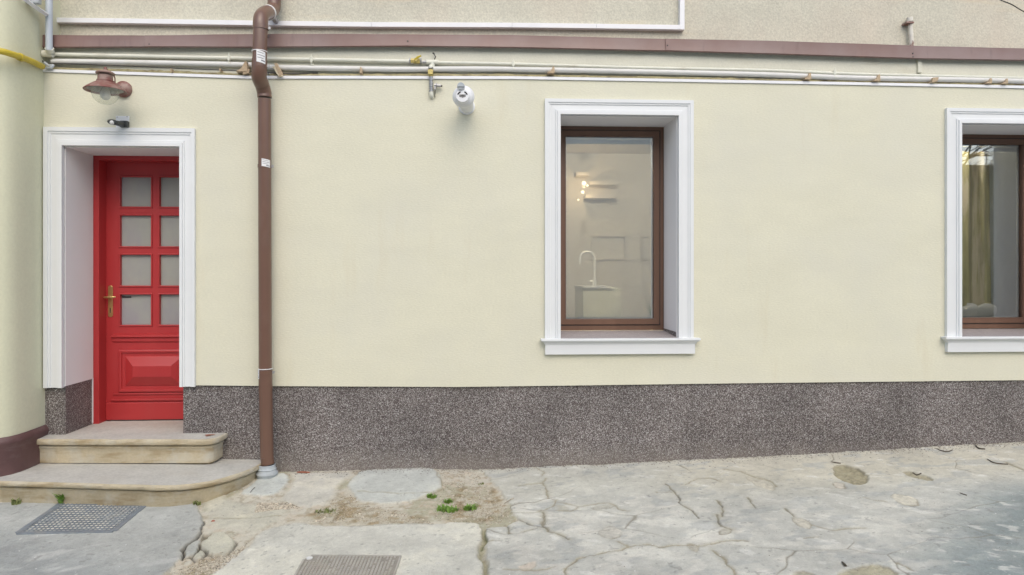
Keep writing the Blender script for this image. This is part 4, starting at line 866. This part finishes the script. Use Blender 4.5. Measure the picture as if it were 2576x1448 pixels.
# wedges
WG = [(434, 180, .5, 0, 'first small wedge right of the wall lamp'), (556, 178, .45, 0, 'small flat wedge midway between lamp and downpipe'), (617, 175, 1.5, 1, 'large tan wedge just left of the downpipe'),
      (622, 185, 1.1, 2, 'thin tan chip below the large wedge left of the downpipe'), (703, 178, 1.2, 3, 'wedge leaning right beside the downpipe'), (909, 181, .9, 0, 'wedge standing between downpipe and yellow valve'),
      (1388, 181, 1.0, 1, 'wedge above the left corner of the tall window'), (2030, 197, 1.0, 1, 'leftmost wedge between the two windows'), (2203, 201, 1.0, 1, 'wedge under the capped pipe, second between the windows'),
      (2345, 205, 1.15, 2, 'blocky wedge right of the capped pipe'), (2484, 208, .8, 1, 'wedge above the right window, left of a pair'), (2524, 209, .8, 1, 'wedge above the right window, right of a pair')]
for k, (u, v, s, typ, lab) in enumerate(WG):
    c = P(u, v, .0); L_ = .07 * s; t = .024 * s; h = .034 * s
    e = empty('wooden_wedge', c, 'raw wooden ' + lab, 'wedge', 'wooden wedges along the ledge')
    mb = MB(); poly = {0: [(-t * .4, -h * .6), (t * .5, -h * .6), (t * .35, h * .7), (-t * .2, h)], 1: [(-t * 1.6, -h * .55), (t * .8, -h * .55), (t * .7, h * .9), (t * .3, h), (-t * .4, h * .0)],
                       2: [(-t * .9, -h * .5), (t * .8, -h * .2), (t * 1.1, h * .6), (-t * .6, h * .5)], 3: [(-t * 1.1, h * 1.0), (-t * .4, h * 1.2), (t * 1.2, -h * .9), (t * .4, -h * 1.3)]}[typ]
    mb.prism([(c[0] + p[0], c[2] + p[1]) for p in poly], 'Y', -.022 - .012 * s, .058)
    mb.build('wedge_body', M['wedge'], e, bevel=.002)
mb = MB(); c = P(697, 178, -.03); mb.prism([(c[0] - .035, c[2] + .03), (c[0] - .005, c[2] + .03), (c[0] + .045, c[2] - .045), (c[0] + .010, c[2] - .045)], 'Y', -.034, -.022)
mb.build('tape_strip', M['tan_tape'], None, org=c, bevel=.002, label='cream tape strip slanting over the pipe right of the downpipe', cat='tape')

# ---- white square trunking on the upper wall
tk = empty('cable_trunking', P(131, 51, .18), 'white square cable trunking framing upper wall above flashing', 'cable trunking')
yt = .155
cn = [(131, 50.5), (288, 52.5), (638, 58), (935, 62), (1288, 63.5), (1500, 66), (1711, 69)]
for (u0, v0), (u1, v1) in zip(cn[:-1], cn[1:]):
    a, b = P(u0, v0, yt), P(u1, v1, yt); h = .0185
    mb = MB().add([(a[0] + .0012, yt, a[2] - h), (b[0], yt, b[2] - h), (b[0], .2, b[2] - h), (a[0] + .0012, .2, a[2] - h), (a[0] + .0012, yt, a[2] + h), (b[0], yt, b[2] + h), (b[0], .2, b[2] + h), (a[0] + .0012, .2, a[2] + h)],
                  [(0, 3, 2, 1), (4, 5, 6, 7), (0, 1, 5, 4), (1, 2, 6, 5), (2, 3, 7, 6), (3, 0, 4, 7)]); mb.build('trunking_length', M['white_plastic'], tk, bevel=.002)
a = P(1711, 69, yt); MB().box(a[0] - .002 + .001, a[0] + .036, yt - .001, .2, a[2] - .019, a[2] + .8).build('trunking_length', M['white_plastic'], tk, bevel=.002)
# grey vertical pipe in the corner, trunking of the neighbour
g0, g1 = P(123.5, 128, -.05), P(123.5, -60, -.05)
MB().tube([g0, g1], .0235, 18).build('corner_pipe', M['grey_pipe'], None, smooth=True, org=g0, label='grey blue vertical pipe in corner above the yellow pipe', cat='pipe')
MB().tube([P(126, 131, -.03), P(124, 122, -.05)], .030, 12).tube([P(108, 136, -.02), P(133, 136, -.02)], .026, 12).build('mortar_patch', M['cream_dirty'], house, smooth=True)
mb = MB(); pts = [P(55, -8, -.30), P(75, 8, -.24), P(98, 24, -.16), P(117, 37, -.08)]
mb.tube(pts, .017, 4).build('corner_conduit', M['white_plastic'], None, org=pts[0], label='white sloping conduit on the neighbouring wall at the upper left', cat='conduit')
a = P(86, 3, -.2); MB().box(a[0] - .05, a[0] + .04, a[1] - .02, a[1] + .02, a[2] - .02, a[2] + .05).build('junction_box', M['grey_boot'], None, org=a, bevel=.004, label='small pale grey box cut by the upper left edge', cat='junction box')
# yellow gas pipe along the neighbour wall
yp = empty('yellow_pipe', P(112, 171, -.03), 'bright yellow gas pipe coming out of left edge towards corner', 'gas pipe')
pts = [P(106, 168, -.05), P(80, 155, -.19), P(55, 145.5, -.30), P(30, 137, -.40), P(0, 129, -.475), P(-60, 122, -.52), P(-200, 116, -.53)]
MB().tube(smoothpath(pts, 5), .0215, 16).build('pipe_section', M['yellow'], yp, smooth=True)
q = P(55, 146, -.30); q2 = P(48, 143, -.328); MB().tube([q, q2], .027, 16).build('pipe_ring', M['yellow'], yp, smooth=True)
MB().tube([q + [-.01, 0, 0], q + [-.05, .05, -.01]], .006, 8).build('pipe_hook', M['steel'], yp)
# stub pipe on the upper wall at the right
st = empty('capped_pipe', P(2290, 115, .17), 'old white pipe stub with peeling paint on the upper wall at right', 'pipe')
MB().tube([P(2294, 120, .165), P(2289, 52, .165)], .017, 14).build('pipe_section', M['peel'], st, smooth=True)
MB().tube([P(2289, 55, .165), P(2288, 45, .165)], .024, 14).build('cap', M['peel'], st, smooth=True)
a = P(2288, 58, .15); MB().box(a[0] - .035, a[0] + .03, .135, .199, a[2] - .006, a[2] + .006).build('clamp', M['rust_red'], st, bevel=.002)
a = P(2309, 170, .04); MB().box(a[0] - .016, a[0] + .016, .012, .0315, a[2] - .05, 3.195).build('mortar_stub', M['cream_dirty'], house, bevel=.002)

# ================================================================ WALL LAMP
lp = empty('wall_lamp', P(312, 226, 0), 'rusty red barn style wall lamp with glass globe above door', 'wall lamp')
LYl = -.235
c = P(265, 222, LYl); k_ = 2.89e-3
zv = lambda v: P(265, v, LYl)[2] - c[2]
MB().lathe(c, [(.050, zv(206.5)), (.056, zv(207)), (.075, zv(211)), (.100, zv(217)), (.122, zv(223)), (.134, zv(227)), (.137, zv(229)), (.135, zv(230)), (.118, zv(225.5)), (.09, zv(218.5)), (.050, zv(211)), (.0001, zv(210))], 48).build('shade', M['rust_red'], lp, smooth=True)
MB().lathe(c, [(.0001, zv(211.5)), (.048, zv(212.5)), (.09, zv(219.7)), (.115, zv(226.2))], 40).build('shade_lining', M['lamp_grey'], lp, smooth=True)
MB().lathe(c, [(.048, zv(207)), (.056, zv(206.5)), (.056, zv(203.5)), (.049, zv(202)), (.048, zv(196)), (.049, zv(192)), (.045, zv(190.5)), (.036, zv(190)), (.035, zv(183))], 36).build('lamp_body', M['rust_red'], lp, smooth=True)
MB().lathe(c, [(.034, zv(185.5)), (.060, zv(187)), (.062, zv(185)), (.050, zv(181.5)), (.030, zv(178.5)), (.014, zv(177)), (.011, zv(176)), (.011, zv(171)), (.007, zv(169)), (.0001, zv(168.6))], 36).build('lamp_cap', M['rust_red'], lp, smooth=True)
gb = [(.088 * math.sin(a) ** .9 if a > .02 else .0001, zv(228) - .010 - .090 * math.cos(a)) for a in np.linspace(.0, math.pi * .60, 16)]
MB().lathe(c, gb + [(.080, zv(221))], 40).build('globe', M['clear'], lp, smooth=True)
MB().lathe(c, [(.0001, zv(252)), (.018, zv(251)), (.031, zv(246)), (.034, zv(240)), (.030, zv(232)), (.020, zv(224)), (.020, zv(216))], 24).build('bulb', M['bulb_white'], lp, smooth=True)
b0 = P(312, 226, 0)
MB().lathe((b0[0], 0, b0[2]), [(.060, -.002), (.061, .010), (.058, .022), (.045, .034), (.020, .044), (.0001, .046)], 36, 'Y').build('wall_plate', M['rust_red'], lp, smooth=True)
MB().tube(smoothpath([(b0[0], -.03, b0[2]), (b0[0] * .6 + c[0] * .4, -.11, b0[2] + .01), (c[0] + .01, LYl + .05, c[2] + zv(207)), (c[0], LYl + .03, c[2] + zv(205))]), .010, 12).build('arm', M['rust_red'], lp, smooth=True)
MB().tube([(c[0], LYl, c[2] + zv(173)), (c[0] + .004, LYl + .09, c[2] + zv(177)), (c[0] + .006, LYl + .115, c[2] + zv(184)), (c[0] + .006, LYl + .12, c[2] + zv(205))], .0045, 8).build('stay_rod', M['rust_red'], lp, smooth=True)

# security light
sc = empty('motion_light', P(309, 307, 0), 'small black motion sensor light on white plate over the door trim', 'sensor light')
a, b = P(292.5, 322, 0), P(326, 293, 0)
MB().box(a[0], b[0], -.010, .0, a[2], b[2]).build('back_plate', M['white_plastic'], sc, bevel=.003)
for u, v in ((295, 295), (320, 294)):
    q = P(u, v, -.01); MB().lathe((q[0], -.010, q[2]), [(.0001, .004), (.004, .003), (.004, 0)], 8, 'Y').build('screw', M['steel'], sc)
q0, q1 = P(314, 314, -.03), P(293, 310, -.12)
MB().box(q0[0] - .030, q0[0] + .026, -.048, -.010, q0[2] - .022, q0[2] + .026).build('sensor_body', M['black_plastic'], sc, bevel=.005)
MB().tube([(q0[0] - .01, -.03, q0[2]), (q1[0], -.12, q1[2])], [.022, .018], 12).build('swivel_arm', M['black_plastic'], sc, smooth=True)
hd = P(284, 308, -.15)
vs = []; n = 20; m_ = 10; fs = []
for j in range(m_ + 1):
    ph_ = -math.pi / 2 + math.pi * j / m_
    for i in range(n):
        th = 2 * math.pi * i / n; vs.append((hd[0] + .038 * math.cos(ph_) * math.cos(th), hd[1] + .030 * math.cos(ph_) * math.sin(th), hd[2] + .020 * math.sin(ph_) - .1 * .038 * math.cos(ph_) * math.cos(th)))
fs = [(j * n + i, j * n + (i + 1) % n, (j + 1) * n + (i + 1) % n, (j + 1) * n + i) for j in range(m_) for i in range(n)]
MB().add(vs, fs).build('lamp_head', M['black_plastic'], sc, smooth=True)
MB().lathe((hd[0] + .004, hd[1] - .016, hd[2] - .006), [(.0001, .018), (.010, .016), (.016, .008), (.017, 0)], 18, 'Y').build('lens', M['linen'], sc, smooth=True)

# ================================================================ BOILER FLUE
fl = empty('boiler_flue', P(1176, 271, 0), 'white plastic boiler flue with round vent head left of the tall window', 'flue')
b0 = P(1174, 269, 0)
MB().lathe((b0[0], 0, b0[2]), [(.062, -.002), (.062, .012), (.054, .016), (.050, .20)], 36, 'Y').build('duct', M['white_plastic'], fl, smooth=True)
h = P(1166, 244, -.24)
prof = [(.0001, .070)] + [(.080 * math.sin(a), .068 * math.cos(a)) for a in np.linspace(.15, 2.4, 16)] + [(.052, -.055)]
MB().lathe(h, prof, 40, 'Y').build('vent_head', M['white_plastic'], fl, smooth=True)
f_ = P(1163.5, 241, -.325)
MB().lathe((f_[0], f_[1], f_[2]), [(.048, -.06), (.048, -.004), (.045, .0), (.0001, .001)], 32, 'Y').build('vent_face', M['white_plastic'], fl, smooth=True)
mb = MB()
for k in range(5):
    x = f_[0] - .018 + k * .009; mb.box(x - .003, x + .003, f_[1] - .0035, f_[1] + .002, f_[2] - .014 + abs(k - 2) * .002, f_[2] + .008 - abs(k - 2) * .0005)
mb.build('vent_slot', M['slot'], fl)
for sgn in (-1, 1):
    for rr_, a0, a1 in ((.036, 22, 68), ):
        vs = []
        for k in range(7):
            a = R_(a0 + (a1 - a0) * k / 6); 
            for rad in (rr_ - .0045, rr_ + .0045): vs.append((f_[0] + sgn * rad * math.sin(R_(90) - a + 0), f_[1] - .0035, f_[2] - .008 + rad * math.sin(a)))
        MB().add(vs, [(2 * k, 2 * k + 2, 2 * k + 3, 2 * k + 1) for k in range(6)]).build('vent_slot', M['slot'], fl)
kx = P(1159.5, 217, -.335)
MB().lathe(kx, [(.028, -.10), (.028, -.006), (.026, 0)], 28, 'Y').box(kx[0] - .018, kx[0] + .022, kx[1] + .01, kx[1] + .08, kx[2] - .045, kx[2] - .01).build('drain_spout', M['white_plastic'], fl, smooth=True)
MB().lathe(kx, [(.026, -.003), (.026, .002), (.024, .005), (.0001, .005)], 28, 'Y').build('grey_cap', M['grey_boot'], fl, smooth=True)
MB().box(kx[0] - .024, kx[0] + .024, kx[1] - .0075, kx[1] - .004, kx[2] - .010, kx[2] - .006).build('cap_slot', M['slot'], fl)

# ================================================================ GROUND FURNITURE
def quad_frame(pts_uv, dz=0.0):
    return [G(u, v) + [0, 0, dz] for u, v in pts_uv]
# steel grating cover at the left: parallelogram in the picture, a square on the ground
c0, c1_, c2_, c3q = quad_frame([(168, 1259.5), (385, 1258.5), (286, 1339.5), (45, 1344.5)], .012)
cv = empty('grating_cover', (c0 + c2_) / 2, 'grey steel grating cover filled with grit, in front of the lower step', 'drain cover')
lerp = lambda s, t: (c0 * (1 - s) + c1_ * s) * (1 - t) + (c3q * (1 - s) + c2_ * s) * t
def bar(p, q, wd, h, mb):
    d_ = (q - p) / np.linalg.norm(q - p); n_ = np.array([-d_[1], d_[0], 0]) * wd / 2; z = np.array([0, 0, h])
    vs = [p - n_, p + n_, q + n_, q - n_]; mb.add([a - z for a in vs] + vs, [(3, 2, 1, 0), (4, 5, 6, 7), (0, 1, 5, 4), (1, 2, 6, 5), (2, 3, 7, 6), (3, 0, 4, 7)])
for a, b in ((lerp(0, .0), lerp(1, 0)), (lerp(1, 0), lerp(1, 1)), (lerp(1, 1), lerp(0, 1)), (lerp(0, 1), lerp(0, 0))):
    mb = MB(); bar(a, b, .034, .02, mb); mb.build('frame_bar', M['steel_cover'], cv, bevel=.002)
mb = MB()
for k in range(1, 21): bar(lerp(k / 21, .02), lerp(k / 21, .98), .0046, .010, mb)
for k in range(1, 16): bar(lerp(.02, k / 16) + [0, 0, .001], lerp(.98, k / 16) + [0, 0, .001], .0046, .010, mb)
mb.build('grating_bars', M['steel_cover'], cv, kind='stuff')
z = np.array([0, 0, .005]); MB().add([a - z for a in (lerp(.02, .02), lerp(.98, .02), lerp(.98, .98), lerp(.02, .98))], [(0, 1, 2, 3)]).build('grit_fill', M['grit_pale'], cv)
# cast cover at the bottom centre
d0, d1, d2, d3 = quad_frame([(770, 1403), (1008, 1405), (975, 1500), (716, 1500)], .012)
c2v = empty('manhole_cover', (d0 + d2) / 2, 'worn beige iron manhole cover with raised grid pattern at the bottom edge', 'manhole cover')
lerp2 = lambda s, t: (d0 * (1 - s) + d1 * s) * (1 - t) + (d3 * (1 - s) + d2 * s) * t
zt_ = np.array([0, 0, .03])
pts = [lerp2(.06, 0), lerp2(1, 0), lerp2(1, 1), lerp2(0, 1), lerp2(0, .12)]
MB().add([a - zt_ for a in pts] + pts, [(5, 6, 7, 8, 9)] + [(i, (i + 1) % 5, (i + 1) % 5 + 5, i + 5) for i in range(5)]).build('cover_plate', M['cover_dark'], c2v)
mb = MB()
for i in range(26):
    for j in range(18):
        if (i < 3 and j < 3) or rnd.random() < .06: continue
        s, t = .045 + i * .036, .04 + j * .053
        a = lerp2(s - .010, t); b = lerp2(s + .010, t); bar(a + [0, 0, .0035], b + [0, 0, .0035], .017, .004, mb)
mb.build('tread_studs', M['iron_cover'], c2v, kind='stuff')
for a, b in ((lerp2(.06, 0), lerp2(1, 0)), (lerp2(1, 0), lerp2(1, 1)), (lerp2(0, .12), lerp2(0, 1))):
    mb = MB(); bar(a + [0, 0, .003], b + [0, 0, .003], .010, .02, mb); mb.build('rim_bar', M['iron_cover'], c2v)
q = lerp2(.055, .085); MB().lathe(q, [(.017, -.002), (.017, .004), (.014, .006), (.0001, .006)], 20).build('key_cap', M['linen'], c2v, smooth=True)
q = lerp2(.50, .62); MB().box(q[0] - .035, q[0] + .035, q[1] - .02, q[1] + .02, q[2] + .0, q[2] + .006).build('badge', M['brown_plinth'], c2v, bevel=.002)

# weeds
def tuft(u, v, n, h, spread, m, label, broad=False):
    c = G(u, v); c[2] = ground_h(c[0], c[1]); mb = MB()
    for i in range(n):
        a = rnd.uniform(0, 6.283); rr_ = spread * math.sqrt(rnd.random()); x, y = c[0] + rr_ * math.cos(a), c[1] + rr_ * .6 * math.sin(a); z = ground_h(x, y) - .003
        L_ = h * rnd.uniform(.5, 1.1); wd = (.007 if broad else .0035) * rnd.uniform(.7, 1.3); b = rnd.uniform(0, 6.283); lean = rnd.uniform(.2, .9) * L_
        dx, dy = math.cos(b) * lean, math.sin(b) * lean; px, py = -math.sin(b) * wd, math.cos(b) * wd
        mb.add([(x - px, y - py, z), (x + px, y + py, z), (x + dx * .45 + px * 1.2, y + dy * .45 + py * 1.2, z + L_ * .62), (x + dx * .45 - px * 1.2, y + dy * .45 - py * 1.2, z + L_ * .62), (x + dx, y + dy, z + L_ * .85)], [(0, 1, 2, 3), (3, 2, 4)])
    return mb.build('weed', m, None, org=c, label=label, cat='weed', group='weeds in the ground cracks')
tuft(1086, 1250, 70, .035, .030, M['grass'], 'small round green weed at right end of the pale bluish patch')
tuft(1128, 1263, 60, .035, .028, M['grass'], 'green weed just above the widest weed clump')
tuft(1125, 1283, 120, .040, .066, M['grass'], 'widest bright green weed clump in sandy ground')
tuft(1182, 1280, 90, .045, .040, M['grass'], 'bright green weed clump, rightmost of the sandy ground')
tuft(1211, 1217, 16, .02, .020, M['grass_dry'], 'tiny sparse olive weed near the wall in sandy ground')
tuft(155, 1269, 36, .085, .026, M['grass'], 'leafy green weed growing at foot of the lower step', True)
tuft(40, 1271, 18, .05, .026, M['grass_dry'], 'low olive weed at the left edge against lower step', True)
tuft(494, 1270, 30, .035, .028, M['grass_dry'], 'olive weed under the curved end of lower step')
tuft(820, 1285, 60, .022, .07, M['grass_dry'], 'dull mossy weeds at the left end of the gravel patch')

# twigs and sticks
def stick(uv, r, label, m='twig', name='twig', cat='twig'):
    pts = [G(u, v) for u, v in uv]
    for p in pts: p[2] = ground_h(p[0], p[1]) + r * 1.1
    pts = smoothpath(pts, 4); return MB().tube(pts, [r * (.6 + .5 * math.sin(3 * i / len(pts))) for i in range(len(pts))], 6).build(name, M[m], None, smooth=True, org=pts[0], label=label, cat=cat, group='twigs on the ground')
stick([(2484, 1158), (2497, 1166), (2512, 1169), (2536, 1171)], .004, 'forked brown twig near the right edge of the ground')
stick([(2452, 1122), (2462, 1131), (2478, 1133)], .005, 'curled dark twig against the plinth at far right')
stick([(2356, 1132), (2368, 1137), (2384, 1139), (2396, 1135)], .004, 'curled dark twig left of the one at far right')
stick([(2092, 1164), (2102, 1167), (2115, 1169)], .004, 'short straight twig above the round brown hole')
stick([(2118, 1419), (2128, 1429)], .006, 'thick short dark stick at the bottom right edge')
stick([(2414, 1244), (2432, 1250)], .003, 'thin short twig on bluish concrete at right')
stick([(747, 1188), (762, 1190), (779, 1191)], .006, 'reddish brown twig fragment by the wall right of the downpipe', 'brick_red')
stick([(1268, 1266), (1281, 1262), (1292, 1256)], .003, 'thin pale straw at edge of the sandy patch', 'grit')
stick([(1222, 1302), (1240, 1290)], .004, 'pale straw beside the rightmost weed clump', 'grit')
stick([(2296, 1189), (2306, 1193), (2318, 1194)], .004, 'small curved twig in the second brown hollow')
stick([(629, 1242), (637, 1232), (642, 1228)], .002, 'thin dark wire scrap on the pale patch under the downpipe')

# grit, gravel and leaf litter: nobody could count it
def scatter(name, pts, sizes, m, flat=.6):
    mb_v = []; mb_f = []
    for (x, y), s in zip(pts, sizes):
        z = ground_h(x, y); k = len(mb_v); a = rnd.uniform(0, 3.14); ca, sa = math.cos(a), math.sin(a); e = rnd.uniform(.5, 1)
        for dx, dy, dz in ((1, 0, 0), (0, e, 0), (-1, 0, 0), (0, -e, 0), (.1, .1, flat), (0, 0, -.3)):
            mb_v.append((x + s * (dx * ca - dy * sa), y + s * (dx * sa + dy * ca), z + s * dz))
        mb_f += [[k, k + 1, k + 4], [k + 1, k + 2, k + 4], [k + 2, k + 3, k + 4], [k + 3, k, k + 4], [k + 1, k, k + 5], [k + 2, k + 1, k + 5], [k + 3, k + 2, k + 5], [k, k + 3, k + 5]]
    mb = MB(); mb.v = mb_v; mb.f = mb_f; return mb.build(name, m, None, kind='stuff')
pd = [poly_xy(q) for q in ([(870, 1235), (800, 1280), (780, 1312), (1100, 1318), (1000, 1280), (920, 1268)], [(430, 1440), (500, 1408), (600, 1380), (625, 1360), (600, 1400), (540, 1446)],
                           [(1120, 1190), (1200, 1188), (1275, 1280), (1290, 1310), (1210, 1322), (1090, 1300)], [(650, 1262), (720, 1262), (760, 1275), (640, 1290)])]
pts = []
while len(pts) < 5200:
    q = rnd.choice(pd); mn, mx = q.min(0), q.max(0); x, y = rnd.uniform(mn[0], mx[0]), rnd.uniform(mn[1], mx[1])
    if sdist(np.array([x]), np.array([y]), q)[0] > 0: pts.append((x, y))
scatter('gravel', pts[:3600], [rnd.uniform(.0025, .0072) * (2.4 if rnd.random() < .06 else 1) for _ in pts[:3600]], M['grit'])
scatter('fine_debris', pts[3600:], [rnd.uniform(.002, .0045) for _ in pts[3600:]], M['litter'])
pts = [(rnd.uniform(-1.4, 5.2), -abs(rnd.gauss(0, .045)) - .004) for _ in range(1500)] + [(rnd.triangular(1.0, 5.3, 4.8), -abs(rnd.gauss(0, .10)) - .005) for _ in range(700)]
scatter('leaf_litter', pts, [rnd.uniform(.002, .0075) for _ in pts], M['litter'], .35)
pts = [(rnd.uniform(-3.3, 5.2), rnd.uniform(-2.0, -.15)) for _ in range(420)]
scatter('scattered_grit', [p for p in pts if not (p[0] < -1.55 and p[1] > -.65)], [rnd.uniform(.0015, .0045) for _ in pts], M['litter'], .4)
pts = [(rnd.uniform(-3.3, 5.2), rnd.uniform(-2.0, -.1)) for _ in range(300)]
scatter('pale_chips', [p for p in pts if not (p[0] < -1.55 and p[1] > -.65)], [rnd.uniform(.002, .006) for _ in pts], M['linen'], .4)
for k, (u, v, s, lab) in enumerate(((536, 1310, .011, 'small red brick chip on sandy concrete below the lower step'), (527, 1350, .012, 'red brick chip in the hollow beside the largest broken stone'))):
    c = G(u, v); c[2] = ground_h(c[0], c[1]); MB().add([(c[0] + s * a, c[1] + s * b, c[2] + s * q) for a, b, q in ((1.4, 0, 0), (.5, .8, 0), (-1, .5, 0), (-1.2, -.4, 0), (.2, -.8, 0), (.6, .1, .8), (-.5, 0, .7))],
        [(0, 1, 5), (1, 2, 6, 5), (2, 3, 6), (3, 4, 5, 6), (4, 0, 5), (4, 3, 2, 1, 0)]).build('brick_chip', M['brick_red'], None, org=c, label=lab, cat='brick chip', group='brick chips')

# ================================================================ ACROSS THE YARD (seen in the panes)
YO = -13.0
oh = empty('opposite_house', (0, YO, 0), 'beige house across the yard, seen only as reflection in the windows', 'house')
oholes = [(a, a + 1.0, 3.6, 5.2) for a in (-7, -3.8, 6.2, 9.4)]
walls([-14, 12.0], [-.3, 6.4], oholes, YO - .4, YO).build('wall', M['opp_wall'], oh)
for a in (-7, -3.8, 6.2, 9.4):
    wf = frame_mb(a, a + 1.0, 3.6, 5.2, .07, YO - .25, YO - .18).build('window', M['white'], oh); MB().box(a + .07, a + .93, YO - .23, YO - .22, 3.67, 5.13).build('pane', M['obscure'], wf)
MB().add([(-14.2, YO + .3, 6.3), (12.2, YO + .3, 6.3), (12.2, YO - 4, 8.2), (-14.2, YO - 4, 8.2), (-14.2, YO + .3, 6.4), (12.2, YO + .3, 6.4), (12.2, YO - 4, 8.3), (-14.2, YO - 4, 8.3)], [(0, 3, 2, 1), (4, 5, 6, 7), (0, 1, 5, 4), (1, 2, 6, 5), (2, 3, 7, 6), (3, 0, 4, 7)]).build('roof', M['roof'], oh)
MB().box(12.05, 24, YO - .3, YO + .1, -.3, 4.55).build('yard_wall', M['old_wall'], None, org=(12.1, YO, 0), label='old brown mossy yard wall beside the opposite house', cat='wall')
tr = empty('bare_tree', (14.0, YO - 1.6, 0), 'bare leafless tree behind the old yard wall, mirrored in the right window', 'tree')
mbt = MB(); mbt.tube(smoothpath([(14.0, YO - 1.6, -.2), (13.9, YO - 1.6, 2), (14.1, YO - 1.6, 4.6)]), [.16 - .006 * i for i in range(13)], 10); mbt.build('trunk', M['bark'], tr, smooth=True)
mbc = MB()
def branch(p, d_, L_, r0, lev):
    q = p + d_ * L_; mid = (p + q) / 2 + np.array([rnd.gauss(0, .05) for _ in range(3)]) * L_; mbc.tube([p, mid, q], [r0, r0 * .75, r0 * .5], 5)
    if lev:
        for _ in range(4 if lev > 1 else 5):
            nd = d_ + np.array([rnd.gauss(0, .6), rnd.gauss(0, .4), rnd.gauss(.0, .45)]); nd /= np.linalg.norm(nd); branch(p + (q - p) * rnd.uniform(.35, 1), nd, L_ * rnd.uniform(.5, .75), r0 * .5, lev - 1)
for k in range(9):
    a = k * .75; branch(np.array([14.05, YO - 1.6, rnd.uniform(3.4, 4.6)]), np.array([math.cos(a) * .8, math.sin(a) * .4, .5 + .3 * rnd.random()]), 1.7, .05, 3)
mbc.build('branches', M['bark'], tr)
